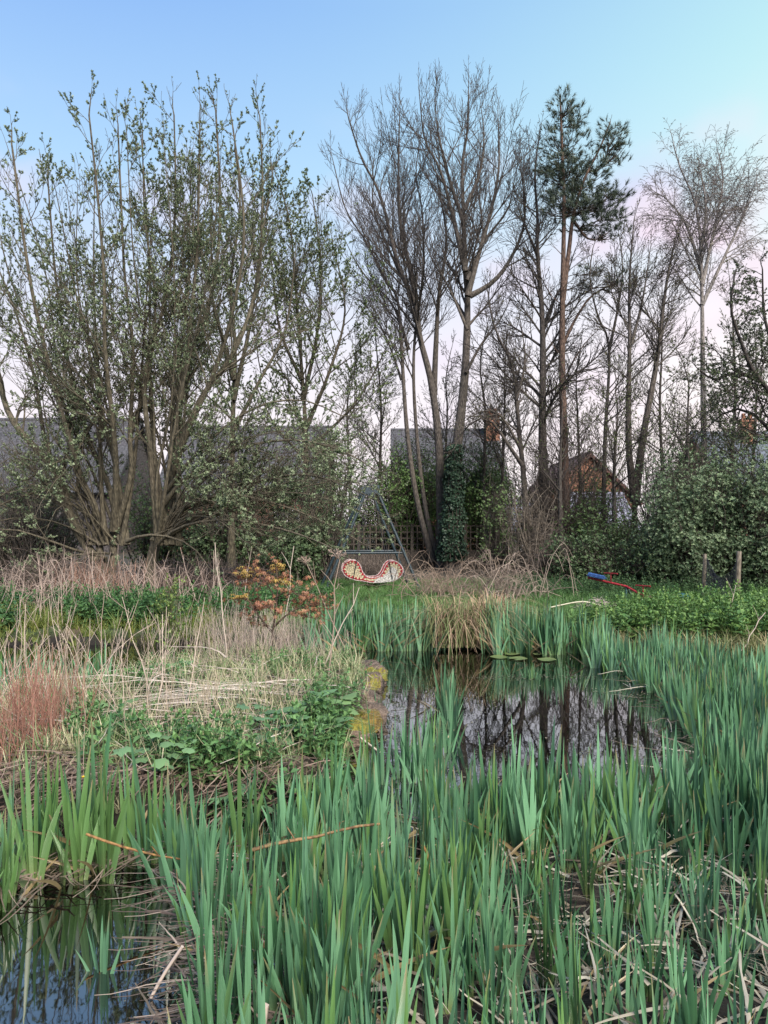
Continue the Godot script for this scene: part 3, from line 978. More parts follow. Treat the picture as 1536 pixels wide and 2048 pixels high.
func make_shrubs() -> void:
	var round5 := leaf_cluster(5, 0.075, 0.042, 1.0, Color.WHITE, 34)
	var long5 := leaf_cluster(6, 0.08, 0.03, 0.9, Color.WHITE, 35)
	var green := [Color(0.07, 0.15, 0.04), Color(0.15, 0.25, 0.075)]
	var dark := [Color(0.04, 0.08, 0.033), Color(0.095, 0.15, 0.06)]
	var silver := [Color(0.08, 0.135, 0.065), Color(0.2, 0.275, 0.15)]
	var seed_no := 300
	# px, py of the crown's middle, depth, half width px, half height px, stems, leaves, kind
	for a in [
		["hedge_shrub", "fresh green shrub left of the ivy clad trunk", 815, 965, 26.5, 75, 105, 34, 3000, "g"],
		["hedge_shrub", "fresh green shrub right of the ivy clad trunk below chimney", 965, 970, 26.5, 70, 95, 30, 2600, "g"],
		["hedge_shrub", "dark green shrub under the willow behind the swing frame", 690, 1010, 26.0, 75, 95, 30, 2600, "m"],
		["hedge_shrub", "deep green shrub behind the mossy willow trunk", 430, 1080, 20.0, 110, 70, 40, 2800, "d"],
		["hedge_shrub", "deep green shrub at far left behind the willow", 60, 1070, 20.0, 110, 90, 40, 3000, "m"],
		["hedge_shrub", "dark evergreen shrub between swing frame and mossy willow", 590, 1105, 18.5, 75, 50, 30, 2400, "d"],
		["sallow_bush", "large grey green sallow bush above the net and posts", 1390, 1010, 17.0, 118, 128, 70, 6500, "s"],
		["sallow_bush", "grey green sallow bush cut by the right edge", 1530, 985, 16.5, 95, 140, 50, 4600, "s"],
		["hedge_shrub", "pale green leafing shrub beneath the brick gable", 1190, 1045, 21.0, 75, 65, 30, 1500, "m"],
		["hedge_shrub", "low dark bramble thicket behind the red seesaw", 1170, 1120, 18.0, 85, 48, 70, 1700, "d"],
		["hedge_shrub", "shadowy thicket with bare stems under the sallow", 1310, 1125, 17.5, 85, 45, 70, 1300, "d"],
		["hedge_shrub", "dark thicket behind the wooden post and netting", 1475, 1115, 17.0, 90, 60, 60, 2200, "d"],
		["hedge_shrub", "tall green shrub screening the brick house behind the ivy", 895, 950, 26.0, 105, 88, 50, 3400, "g"],
		["hedge_shrub", "light green leafing shrub between swing frame and ash stems", 800, 930, 25.6, 85, 75, 26, 1700, "g"],
		["hedge_shrub", "light green leafing shrub between ivy and leaning tree", 968, 930, 25.6, 60, 70, 22, 1300, "g"],
		["sallow_bush", "pale silver leaved sallow left of the swing frame", 630, 890, 18.8, 105, 70, 26, 1100, "s"],
		["hedge_shrub", "green leafing shrub behind the bare arching bush", 1085, 1000, 24.0, 55, 75, 26, 1300, "m"],
		["hedge_shrub", "sparse leafing shrub above the left thicket", 320, 1010, 21.0, 100, 80, 40, 1700, "m"],
		["hedge_shrub", "light green shrub between pine and twin stems", 1180, 980, 23.5, 60, 60, 30, 1000, "g"],
		["hedge_shrub", "light green shrub below the slate roof at right", 1400, 930, 22.0, 90, 50, 36, 1800, "g"],
		["hedge_shrub", "small green shrub with a few reddish leaves beside leaning tree", 1000, 1000, 21.5, 26, 45, 18, 500, "m"],
		["hedge_shrub", "leafing shrub around the foot of the twin stemmed tree", 1245, 1075, 20.0, 50, 50, 26, 1100, "m"]]:
		var d: float = a[4]
		var mid := at(a[2], a[3], d)
		var foot := Vector3(mid.x, 0, mid.z)
		var cols: Array = {"g": green, "d": dark, "s": silver, "m": [dark[1], green[1] * 0.8]}[a[9]]
		shrub(a[0], a[1], foot, mid, Vector3(a[5] * d / FOCAL, a[6] * d / FOCAL, a[5] * d / FOCAL * 0.75), int(a[7] * 2.2), int(a[8] * (2.6 if a[9] == "g" else 1.8 if a[9] == "m" else 2.2)), long5 if a[9] == "s" else round5, cols, seed_no, Color(0.09, 0.075, 0.06), "", 0.78)
		seed_no += 1
	# bare arching twigs: dead brushwood and leafless bushes
	for a in [
		["bare_bush", "leafless bush of pale arching twigs in front of the alder", 1065, 1035, 20.0, 70, 90, 90, Color(0.2, 0.17, 0.135)],
		["bare_bush", "thin grey brushwood behind the swing seat", 740, 1150, 19.5, 95, 28, 170, Color(0.2, 0.165, 0.14)],
		["bare_bush", "pale dead scrub under the two left willows", 400, 1150, 16.5, 170, 30, 260, Color(0.24, 0.19, 0.165)],
		["bare_bush", "dead scrub at the foot of the biggest willow", 110, 1150, 14.5, 130, 42, 220, Color(0.2, 0.16, 0.14)],
		["bare_bush", "tall thicket of thin bare stems behind the swing", 800, 990, 26.5, 130, 150, 260, Color(0.12, 0.10, 0.08)],
		["bare_bush", "tall tangle of bare stems around pine and alder", 1110, 960, 22.5, 150, 170, 320, Color(0.115, 0.095, 0.08)],
		["bare_bush", "tangle of bare stems between twin trunks and birch", 1340, 930, 21.0, 130, 150, 260, Color(0.11, 0.095, 0.08)],
		["bare_bush", "bare tangled understorey behind the willows", 480, 1010, 20.5, 220, 130, 320, Color(0.125, 0.105, 0.08)],
		["bare_bush", "bare tangled understorey at far left", 60, 1000, 19.0, 170, 130, 240, Color(0.13, 0.11, 0.085)],
		["bare_bush", "leafless thorny bush between alder and seesaw", 1110, 1110, 18.5, 55, 55, 110, Color(0.13, 0.105, 0.09)]]:
		var d: float = a[4]
		var mid := at(a[2], a[3], d)
		shrub(a[0], a[1], Vector3(mid.x, 0, mid.z), mid, Vector3(a[5] * d / FOCAL, a[6] * d / FOCAL, a[5] * d / FOCAL * 0.6), a[7], 0, null, [], seed_no, a[8])
		seed_no += 1
	# dead canes that arch up and fall back to the ground
	for a in [["brushwood_heap", "heap of dead brown canes behind the sedge tussock", 905, 1172, 15.2, 0.95, 0.55, 150, Color(0.17, 0.125, 0.095), Color(0.33, 0.26, 0.2)],
		["brushwood_heap", "paler dead canes arching right of the sedge tussock", 1020, 1176, 14.6, 0.75, 0.55, 110, Color(0.2, 0.155, 0.125), Color(0.4, 0.33, 0.27)],
		["brushwood_heap", "dead canes and pale scrub at the foot of the two willows", 330, 1190, 14.4, 2.8, 0.42, 210, Color(0.17, 0.125, 0.1), Color(0.36, 0.28, 0.24)],
		["brushwood_heap", "thin dead canes at the far left bank", 60, 1195, 13.6, 1.5, 0.5, 110, Color(0.22, 0.17, 0.14), Color(0.42, 0.34, 0.29)]]:
		R.seed = seed_no
		seed_no += 1
		var mid := at(a[2], a[3], a[4])
		var foot := spot(mid.x, mid.z)
		var o := thing(a[0], a[1], "brushwood", foot)
		var g := Geo.new()
		for i in int(a[7]):
			var s := Vector3(R.randfn() * a[5] * 0.5, 0, R.randfn() * 0.4)
			var an := rr(0, TAU)
			var reach := Vector3(cos(an), 0, sin(an) * 0.7) * rr(0.2, 1.0)
			var h: float = a[6] * rr(0.25, 1.3) * (1.0 + 1.1 * patchy.get_noise_2d((foot.x + s.x) * 12.0, 5.0))
			var pts := PackedVector3Array()
			var rad := PackedFloat32Array()
			for k in 8:
				var f := k / 7.0
				pts.append(s + reach * f + Vector3(0, h * sin(f * rr(2.2, 2.5)), 0) + rnd_dir() * 0.025)
				rad.append(lerpf(rr(0.005, 0.01), 0.003, f))
			var col: Color = (a[8] as Color).lerp(a[9], R.randf()) * rr(0.55, 1.15)
			g.tube(pts, rad, 4, col)
			for k in 3:
				var q := pts[3 + k]
				var e := q + (rnd_dir() + Vector3(0, 0.3, 0)) * rr(0.1, 0.3)
				g.tube(PackedVector3Array([q, q.lerp(e, 0.5) + rnd_dir() * 0.02, e]), PackedFloat32Array([0.0035, 0.003, 0.002]), 3, col)
		part("canes", g, M.dry, o).set_meta("kind", "stuff")
	# ivy round the ash trunk
	R.seed = 340
	var where := []
	var tint := PackedColorArray()
	var foot := at(903, 1118, 23.4)
	foot.y = 0.2
	var ivy := thing("ivy", "dark glossy ivy climbing the lower trunk of the tallest ash", "climber", foot)
	var st := Geo.new()
	for i in 14:
		var pts := PackedVector3Array()
		var rad := PackedFloat32Array()
		var a0 := TAU * i / 14.0
		for k in 9:
			var f := k / 8.0
			var c := at(lerpf(904, 911, f), lerpf(1120, 895, f), 23.45)
			var rad_k := lerpf(0.34, 0.2, f)
			pts.append(c + Vector3(cos(a0 + f), 0, sin(a0 + f)) * rad_k)
			rad.append(0.014)
		st.tube(pts, rad, 4, Color(0.09, 0.07, 0.055))
	part("stems", st, M.twig, ivy, foot).set_meta("kind", "stuff")
	for i in 3600:
		var f := pow(R.randf(), 1.1)
		var c := at(lerpf(902, 910, f), lerpf(1122, 892, f), 23.45)
		var a := rr(0, TAU)
		var out := Vector3(cos(a), 0, sin(a))
		var w := lerpf(0.46, 0.24, f) * (0.85 + 0.5 * patchy.get_noise_3d(c.x * 30 + a * 6.0, c.y * 25.0, 3.0))
		where.append(along(c + out * w * rr(0.75, 1.1) - foot, (out + Vector3(0, 0.5, 0) + rnd_dir() * 0.5).normalized(), rr(0.7, 1.2)))
		tint.append(Color(0.018, 0.045, 0.028).lerp(Color(0.035, 0.075, 0.04), R.randf()))
	scatter("leaves", leaf_cluster(3, 0.09, 0.07, 1.1, Color.WHITE, 36), M.leaf, where, tint, ivy)


# ---------------------------------------------------------------- play things and posts
func bar(g: Geo, a: Vector3, b: Vector3, r: float, col: Color, sides := 8) -> void:
	g.tube(PackedVector3Array([a, b]), PackedFloat32Array([r, r]), sides, col, Color(-1, 0, 0), true)


func make_play() -> void:
	var steel := Color(0.035, 0.06, 0.075)
	var mid := at(738, 1176, 17.3)
	mid.y = ground_at(mid.x, mid.z)
	var o := thing("garden_swing", "dark blue green tubular A frame of a garden swing", "swing", mid)
	o.rotation.y = 0.14
	var top := 2.28
	for s in [-1.0, 1.0]:
		for e in [-1.0, 1.0]:
			var g := Geo.new()
			bar(g, Vector3(s * 1.08, -0.05, e * 0.75), Vector3(s * 0.1, top, e * 0.5), 0.034, steel)
			part("leg", g, M.paint, o)
	for e in [-1.0, 1.0]:
		var g := Geo.new()
		bar(g, Vector3(-0.67, 0.83, e * 0.66), Vector3(0.67, 0.83, e * 0.66), 0.025, steel)
		part("crossbar", g, M.paint, o)
	var g := Geo.new()
	bar(g, Vector3(0, top, -0.55), Vector3(0, top, 0.55), 0.04, steel)
	part("top_beam", g, M.paint, o)
	for e in [-0.5, 0.5]:
		var h := Geo.new()
		h.box(Vector3(0, top - 0.02, e), Vector3(0.34, 0.2, 0.09), steel * 1.1)
		part("bracket", h, M.paint, o)
	# the hanging seat: two cut-out side boards with toothed red borders
	var seat_at := mid + Vector3(0.07, 0.13, 0.05)
	var seat := thing("swing_boat", "white two lobed swing seat with red toothed border hanging in frame", "swing seat", seat_at)
	seat.rotation.y = 0.1
	var rim := Curve2D.new()
	var marks := [Vector2(-0.707, 0.316), Vector2(-0.673, 0.44), Vector2(-0.565, 0.52), Vector2(-0.465, 0.54), Vector2(-0.35, 0.5), Vector2(-0.274, 0.407), Vector2(-0.233, 0.29), Vector2(-0.166, 0.183), Vector2(-0.083, 0.141), Vector2(0.017, 0.141), Vector2(0.133, 0.166), Vector2(0.216, 0.258), Vector2(0.266, 0.374), Vector2(0.333, 0.466), Vector2(0.432, 0.516), Vector2(0.557, 0.49), Vector2(0.665, 0.4), Vector2(0.707, 0.29), Vector2(0.682, 0.191), Vector2(0.6, 0.108), Vector2(0.466, 0.033), Vector2(0.266, 0.012), Vector2(0.1, 0.0), Vector2(-0.033, 0.008), Vector2(-0.233, 0.042), Vector2(-0.4, 0.067), Vector2(-0.565, 0.125), Vector2(-0.665, 0.208)]
	for i in marks.size() + 1:
		var p: Vector2 = marks[i % marks.size()]
		var t: Vector2 = (marks[(i + 1) % marks.size()] - marks[(i + marks.size() - 1) % marks.size()]) * 0.17
		rim.add_point(p, -t, t)
	var out := PackedVector2Array()
	for i in 96:
		out.append(rim.sample_baked(rim.get_baked_length() * i / 96.0, true))
	for side in [0.22, -0.22]:
		var b := Geo.new()
		b.board(out, side - 0.012, side + 0.012, Color(0.66, 0.56, 0.55))
		var bd := part("side_board", b, M.paint, seat)
		var r1 := Geo.new()
		r1.board(Geometry2D.offset_polygon(out, -0.02)[0], side - 0.015, side + 0.015, Color(0.42, 0.015, 0.03))
		part("red_border", r1, M.paint, bd)
		var c1 := Geo.new()
		var cream: PackedVector2Array = Geometry2D.offset_polygon(out, -0.042)[0]
		c1.board(cream, side - 0.018, side + 0.018, Color(0.62, 0.56, 0.37))
		part("cream_panel", c1, M.paint, bd)
		# the worn, bare right end has lost its border along the bottom
		var bare := Geo.new()
		bare.board(PackedVector2Array([Vector2(0.02, 0.004), Vector2(0.27, 0.018), Vector2(0.46, 0.04), Vector2(0.58, 0.11), Vector2(0.56, 0.3), Vector2(0.44, 0.38), Vector2(0.3, 0.2), Vector2(0.06, 0.09)]), side - 0.0205, side + 0.0205, Color(0.6, 0.61, 0.58))
		part("worn_patch", bare, M.paint, bd)
		var teeth := Geo.new()
		var loop := Curve2D.new()
		for p in cream:
			loop.add_point(p)
		loop.add_point(cream[0])
		var way := -1.0 if Geometry2D.is_polygon_clockwise(cream) else 1.0
		var total := loop.get_baked_length()
		var many := int(total / 0.082)
		for k in many:
			var p := loop.sample_baked(total * k / many)
			var e := (loop.sample_baked(fmod(total * k / many + 0.02, total)) - p).normalized()
			var inw := Vector2(-e.y, e.x) * way
			if absf(p.x) < 0.17 and p.y < 0.2 or p.x > 0.1 and p.y < 0.16:
				continue
			teeth.board(PackedVector2Array([p - e * 0.034 - inw * 0.008, p + e * 0.034 - inw * 0.008, p + inw * 0.048]), side - 0.022, side + 0.022, Color(0.42, 0.015, 0.03))
		part("red_teeth", teeth, M.paint, bd)
	for s in [-1.0, 1.0]:
		var b := Geo.new()
		b.box(Vector3(s * 0.4, 0.16, 0), Vector3(0.3, 0.03, 0.415), Color(0.3, 0.22, 0.15))
		part("seat", b, M.wood, seat)
		for e in [-0.26, 0.26]:
			var rod := Geo.new()
			bar(rod, Vector3(s * 0.45, 0.08, e), Vector3(s * 0.06, top - 0.16, e * 1.3), 0.009, Color(0.05, 0.05, 0.055), 6)
			part("hanging_rod", rod, M.paint, seat)
	var fl := Geo.new()
	fl.box(Vector3(0, 0.03, 0), Vector3(0.5, 0.025, 0.41), Color(0.3, 0.22, 0.15))
	part("footboard", fl, M.wood, seat)
	# seesaw
	var base := on(1256, 1200, 0.22)
	base.y = ground_at(base.x, base.z)
	var saw := thing("seesaw", "red metal seesaw with blue seat raised on its left end", "seesaw", base)
	var redp := Color(0.42, 0.035, 0.04)
	var l := at(1176, 1155, 15.5) - base
	var m2 := at(1253, 1173, 14.9) - base
	var rt := at(1294, 1197, 14.3) - base
	g = Geo.new()
	bar(g, l, m2, 0.025, redp)
	bar(g, m2, rt, 0.025, redp)
	part("beam", g, M.paint, saw)
	var ld := (m2 - l).normalized()
	var bs := Basis(ld, Vector3.UP, ld.cross(Vector3.UP)).orthonormalized()
	g = Geo.new()
	g.box(l + ld * 0.2 + Vector3(0, 0.06, 0), Vector3(0.36, 0.03, 0.16), Color(0.05, 0.13, 0.36), bs)
	g.tube(PackedVector3Array([l + ld * 0.02 + Vector3(0, 0.085, 0), l + ld * 0.38 + Vector3(0, 0.085, 0)]), PackedFloat32Array([0.03, 0.03]), 8, Color(0.05, 0.13, 0.36), Color(-1, 0, 0), true)
	part("seat", g, M.paint, saw)
	var rd := (rt - m2).normalized()
	g = Geo.new()
	var cs := PackedVector3Array()
	for i in 7:
		cs.append(rt + Vector3(rd.x, 0, rd.z) * i * 0.035 + Vector3(0, 0.02 - 0.0022 * i * i, 0))
	g.tube(cs, PackedFloat32Array([0.04, 0.05, 0.055, 0.055, 0.055, 0.05, 0.04]), 7, Color(0.16, 0.08, 0.055), Color(-1, 0, 0), true)
	part("seat", g, M.paint, saw).set_meta("label", "rusty brown seat resting on the grass")
	for q in [[l + ld * 0.52, 0.19], [rt - rd * 0.12, 0.2]]:
		g = Geo.new()
		bar(g, q[0], q[0] + Vector3(0, q[1], 0), 0.014, redp * 0.7)
		bar(g, q[0] + Vector3(-0.1, q[1], -0.12), q[0] + Vector3(0.1, q[1], 0.12), 0.016, redp * 0.7)
		part("handle", g, M.paint, saw)
	for a in 3:
		g = Geo.new()
		bar(g, Vector3(cos(a * 2.1) * 0.17, -0.03, sin(a * 2.1) * 0.17), m2 - Vector3(0, 0.02, 0), 0.018, Color(0.03, 0.09, 0.085))
		part("stand_leg", g, M.paint, saw)
	# posts with sagging net
	var p1 := on(1474, 1214, 0.2)
	var p2 := at(1406, 1186, 15.0)
	p2.y = 0.2
	for q in [[p1, 1.02, 0.05, "weathered leaning wooden post nearest the pond at the right"], [p2, 0.92, 0.04, "shorter grey post holding the far end of netting"]]:
		var po := thing("wooden_post", q[3], "post", q[0], "posts that hold the netting")
		g = Geo.new()
		g.tube(PackedVector3Array([Vector3(0, -0.1, 0), Vector3(0.02, q[1] * 0.5, 0), Vector3(0.045, q[1], 0)]), PackedFloat32Array([q[2], q[2] * 0.97, q[2] * 0.9]), 9, Color(0.2, 0.165, 0.12), Color(0.27, 0.235, 0.185), true)
		part("shaft", g, M.wood, po)
	var net := Geo.new()
	R.seed = 77
	var t1 := p1 + Vector3(0.05, 0.92, -0.06)
	var t2 := p2 + Vector3(0.04, 0.84, 0.05)
	var cols := 34
	var rows := 20
	var grid := []
	for j in rows + 1:
		var v := j / float(rows)
		var line := PackedVector3Array()
		for i in cols + 1:
			var u := i / float(cols)
			var t := t1.lerp(t2, u) - Vector3(0, sin(u * PI) * 0.38, 0)
			var b := (p1 + Vector3(0.03, 0.02, -0.06)).lerp(p2 + Vector3(0.03, 0.03, 0.05), u)
			line.append(t.lerp(b, v) + Vector3(rr(-1, 1), rr(-1, 1), rr(-1, 1)) * 0.008 + Vector3(0, 0, sin(u * 9.0 + v * 4.0) * 0.05))
		grid.append(line)
	var thin := PackedFloat32Array()
	for i in cols + 1:
		thin.append(0.0042)
	for j in rows + 1:
		net.tube(grid[j], thin, 3, Color(0.025, 0.03, 0.04))
	for i in cols + 1:
		var line := PackedVector3Array()
		var th := PackedFloat32Array()
		for j in rows + 1:
			line.append(grid[j][i])
			th.append(0.0042)
		net.tube(line, th, 3, Color(0.025, 0.03, 0.04))
	tag(part("garden_net", net, M.dry, self), "dark fine netting sagging between the two wooden posts", "net")
	# crumpled blue sheet and pale cone in the grass
	var sheet := Geo.new()
	var sp := on(1364, 1207, 0.22)
	sp.y = ground_at(sp.x, sp.z)
	var row := 9
	for j in row:
		for i in row:
			var u := i / 8.0 - 0.5
			var v := j / 8.0 - 0.5
			var hump := smoothstep(0.5, 0.15, Vector2(u, v).length())
			sheet.put(Vector3(u * 0.62, 0.02 + hump * 0.14 + hump * rr(-0.03, 0.05), v * 0.5), Vector3(u * 1.2, 1, v * 1.2).normalized(), Color(0.03, 0.13, 0.17))
	for j in row - 1:
		for i in row - 1:
			var q := j * row + i
			sheet.tri(q, q + 1, q + row, Vector3.UP)
			sheet.tri(q + 1, q + row + 1, q + row, Vector3.UP)
	var so := part("plastic_sheet", sheet, M.paint, self)
	so.position = sp
	tag(so, "crumpled teal plastic sheet lying in grass left of the net", "plastic sheet")
	var cp := on(1521, 1240, 0.2)
	cp.y = ground_at(cp.x, cp.z)
	var cone := Geo.new()
	cone.tube(PackedVector3Array([Vector3(0, 0, 0), Vector3(0, 0.3, 0), Vector3(0, 0.36, 0), Vector3(0, 0.4, 0)]), PackedFloat32Array([0.17, 0.13, 0.09, 0.03]), 14, Color(0.6, 0.62, 0.64), Color(-1, 0, 0), true)
	var co := part("plant_cloche", cone, M.paint, self)
	co.position = cp
	tag(co, "small pale plastic cloche among leaves at the right edge", "cloche")


# ---------------------------------------------------------------- irises
var fans := []          # prototypes: arrays of leaf meshes
var fan_whole := []     # the same joined


func sword(g: Geo, base: Vector3, lean: Vector3, side: Vector3, length: float, width: float, bend: float, green: Color) -> void:
	var pts := PackedVector3Array()
	var w := PackedFloat32Array()
	var cols := PackedColorArray()
	var n := 8
	var flop := side * bend + rnd_dir() * 0.03 * length
	var kink := R.randf()
	var scorch := R.randf()
	for i in n + 1:
		var t := float(i) / n
		var q := base + lean * length * t + flop * t * t
		if kink < 0.012 and t > 0.55:
			q += (flop.normalized() * 0.7 - lean * 0.55) * (t - 0.55) * length
		pts.append(q)
		w.append(width * 0.5 * (lerpf(0.7, 1.0, smoothstep(0.0, 0.5, t)) * (1.0 - pow(clampf((t - 0.48) / 0.53, 0.0, 1.0), 1.9)) + 0.012))
		cols.append(Color(0.17, 0.2, 0.07).lerp(green, smoothstep(0.0, 0.4, t)).lerp(green * 1.06, t).lerp(Color(0.3, 0.22, 0.12), smoothstep(0.8, 1.0, t) if scorch < 0.16 else 0.0))
	g.strap(pts, w, side, 0.22, cols)


func make_fans() -> void:
	for k in 16:
		R.seed = 500 + k
		var leaves := []
		var all := Geo.new()
		var n := 4 + k % 4
		var glaucous := Color(0.04, 0.13, 0.055).lerp(Color(0.145, 0.32, 0.18), R.randf())
		if k % 5 == 3:
			glaucous = Color(0.105, 0.22, 0.07)
		for i in n:
			var off := (i - (n - 1) / 2.0) / maxf(1.0, (n - 1) / 2.0)
			var lean := Vector3(off * rr(0.08, 0.2), 1.0, rr(-0.07, 0.07)).normalized()
			var length := (1.0 - 0.42 * absf(off) * rr(0.5, 1.2)) * rr(0.86, 1.05)
			var turn := rr(-0.5, 0.5)
			var side := Vector3(cos(turn), 0, sin(turn))
			for g in [Geo.new(), all]:
				var keep := R.state
				sword(g, Vector3(off * 0.035, -0.04, rr(-0.012, 0.012)), lean, side, length, rr(0.03, 0.046), off * rr(0.02, 0.16), glaucous * rr(0.86, 1.14))
				if g != all:
					R.state = keep
					leaves.append(g.mesh())
		if k % 3 == 1:
			for g in [Geo.new(), all]:
				var keep := R.state
				sword(g, Vector3(0.04, -0.04, 0.01), Vector3(0.45, 0.9, rr(-0.2, 0.2)).normalized(), Vector3(0.8, 0, 0.6), rr(0.4, 0.6), 0.03, 0.35, Color(0.27, 0.21, 0.11))
				if g != all:
					R.state = keep
					leaves.append(g.mesh())
		fans.append(leaves)
		fan_whole.append(all.mesh())


# how one shoot looks and what it stands beside, from its own size, colour and place
func iris_words(q: Array, k: int, leaves: String) -> String:
	var x: float = q[0]
	var z: float = q[1]
	var size := "tall" if q[2] > 0.62 else "short" if q[2] < 0.48 else "middling"
	var hue := "yellow green" if k % 5 == 3 else "blue green" if k % 2 else "green"
	var where := "in the dense bed"
	if q[3] == 9:
		return "single short iris shoot standing in the middle of the dark left pool"
	if q[3] == 0:
		where = "at the left edge" if x < -2.1 else "in the clump beyond the pool, left half" if x < -1.5 else "in the clump beyond the pool, right half"
		if z > -2.9:
			where = "at the bottom left in the pool"
	elif q[3] == 2:
		where = "in the straw strewn hollow, " + ("left side" if x < 0.7 else "right side" if x > 1.25 else "middle")
	elif q[3] == 8:
		where = "standing alone in the open water"
	else:
		var px := x / -z
		var row := "bottom row" if z > -2.3 else "second row" if z > -2.8 else "third row" if z > -3.4 else "back row"
		var col := "beside the pool" if px < -0.18 else "left of centre" if px < -0.02 else "at centre" if px < 0.15 else "right of centre" if px < 0.32 else "near right edge"
		where = row + " of the bed, " + col
	return "%s %s iris shoot of %s leaves %s" % [size, hue, leaves, where]


func make_irises() -> void:
	make_fans()
	R.seed = 600
	var spots := []     # [position, height, label index]
	# the big bed in front and along the right-hand shore
	var tries := 0
	while tries < 5700:
		tries += 1
		var x := rr(-1.15, 4.1)
		var z := rr(-9.2, -1.75)
		var p := Vector2(x, z)
		var s := inside(bed, p)
		if s < 0.0 or absf(x) > 0.75 * -z + 0.5:
			continue
		var px := x / -z * FOCAL + 768.0
		var k := patchy.get_noise_2d(x * 8.0 + 40.0, z * 8.0)
		var keep := 0.8
		var tall := rr(0.42, 0.68)
		if z < -4.6:
			keep = 0.78
			tall = rr(0.4, 0.62)
		# the trampled, sparser hollow at the front right
		var hollow := smoothstep(1.0, 0.55, Vector2((x - 1.25) / 1.25, (z + 3.1) / 0.8).length())
		keep *= 1.0 - 0.32 * hollow
		if z > -2.7 and px > 760:
			tall *= 0.78
			keep *= 0.75
		tall *= 1.0 - 0.36 * hollow
		if hollow < 0.3:
			keep *= 0.25 + 0.75 * smoothstep(-0.5, -0.1, k)
		if R.randf() > keep:
			continue
		spots.append([x, z, tall, 1 if z > -3.0 and px < 800 else 2 if hollow > 0.35 else 3 if z > -4.6 else 4])
	# the two clumps left of the dark pool
	for c in [[-1.42, -3.72, 0.34, 0.22, 24, 0.72], [-2.0, -3.3, 0.3, 0.2, 16, 0.64], [-1.12, -3.82, 0.12, 0.1, 7, 0.55], [-1.72, -3.42, 0.1, 0.08, 5, 0.5], [-2.35, -3.45, 0.25, 0.25, 12, 0.6], [-1.86, -2.62, 0.16, 0.06, 5, 0.3]]:
		for i in int(c[4]):
			spots.append([c[0] + R.randfn() * c[2] * 0.5, c[1] + R.randfn() * c[3] * 0.5, c[5] * rr(0.75, 1.15), 0])
	# rows along the far shore, the left channel, and stragglers standing in open water
	for c in [[-0.55, -10.35, 0.42, 0.22, 80, 0.76, 5], [0.35, -10.3, 0.42, 0.2, 60, 0.7, 5], [-0.05, -10.2, 0.5, 0.15, 40, 0.66, 5], [1.65, -10.1, 0.3, 0.22, 76, 0.76, 6], [2.25, -10.0, 0.28, 0.22, 60, 0.7, 6], [2.75, -9.8, 0.2, 0.25, 30, 0.62, 6], [-3.15, -7.9, 0.25, 0.3, 26, 0.5, 7], [-3.7, -7.7, 0.3, 0.3, 16, 0.5, 7], [0.55, -6.6, 0.12, 0.35, 12, 0.5, 8], [0.42, -5.6, 0.1, 0.3, 7, 0.42, 8], [1.62, -8.3, 0.1, 0.06, 6, 0.26, 8], [-0.05, -6.7, 0.08, 0.2, 4, 0.28, 8], [0.15, -5.1, 0.2, 0.3, 16, 0.55, 3], [2.6, -8.9, 0.12, 0.3, 16, 0.55, 4]]:
		for i in int(c[4]):
			spots.append([c[0] + R.randfn() * c[2] * 0.6, c[1] + R.randfn() * c[3] * 0.6, c[5] * rr(0.78, 1.15), c[6]])
	# a lone shoot in the left pool
	spots.append([-1.07, -2.86, 0.3, 9])
	for q in spots:
		q.append(q[2] / -q[1] * (1.6 if q[3] in [0, 9] else 1.0))
	spots.sort_custom(func(a, b): return a[4] > b[4])
	var counts := ["four", "five", "six", "seven"]
	var rest := []
	var tints := []
	for k in 16:
		rest.append([])
		tints.append(PackedColorArray())
	var protos := []
	for k in 16:
		protos.append(null)
	for i in spots.size():
		var q: Array = spots[i]
		var k := R.randi() % 16
		if q[3] == 0 and R.randf() < 0.45:
			k = [3, 8, 13][k % 3]
		var p := Vector3(q[0], minf(ground_at(q[0], q[1]), 0.05), q[1])
		if p.y < -0.1:
			p.y = -0.1
			q[2] += 0.08
		var t := turned(p, rr(0, TAU), q[2], rr(-0.08, 0.08))
		if i < 299:
			var o: Node3D
			if protos[k] == null:
				o = Node3D.new()
				o.name = "iris_plant"
				for m in fans[k]:
					piece("leaf", m, M.iris, o)
				protos[k] = o
			else:
				o = protos[k].duplicate()
				o.name = "iris_plant"
			add_child(o, true)
			o.transform = t
			tag(o, iris_words(q, k, counts[k % 4]), "iris", "iris shoots round the pond")
		else:
			rest[k].append(t)
			tints[k].append(Color.WHITE * rr(0.85, 1.12))
	# the far ones: joined into one thicket per stretch of look, as nobody could count them
	for k in 16:
		if rest[k].size():
			var o := scatter("iris_thicket", fan_whole[k], M.iris, rest[k], tints[k])
			tag(o, "green iris leaves crowding the far and right hand shores of the pond", "irises", "iris thicket round the pond")


# ---------------------------------------------------------------- straw, stalks and low plants
func straw_mesh(seed_no: int, length: float, width: float, kinks: int) -> ArrayMesh:
	R.seed = seed_no
	var g := Geo.new()
	var pts := PackedVector3Array()
	var w := PackedFloat32Array()
	var cols := PackedColorArray()
	var p := Vector3(0, 0, 0)
	var d := Vector3(1, 0.25, 0)
	var n := 6
	for i in n + 1:
		pts.append(p)
		w.append(width * 0.5 * (1.0 - 0.7 * i / n))
		cols.append(Color.WHITE * rr(0.85, 1.1))
		if i == 2 and kinks > 0:
			d = Vector3(rr(0.4, 1), rr(-0.6, -0.2), rr(-0.9, 0.9))
		d += Vector3(0, -0.09, rr(-0.25, 0.25))
		d = d.normalized()
		p += d * length / n
		p.y = maxf(p.y, 0.0)
	g.strap(pts, w, Vector3(0, 0.35, 1).normalized(), 0.15, cols)
	return g.mesh()


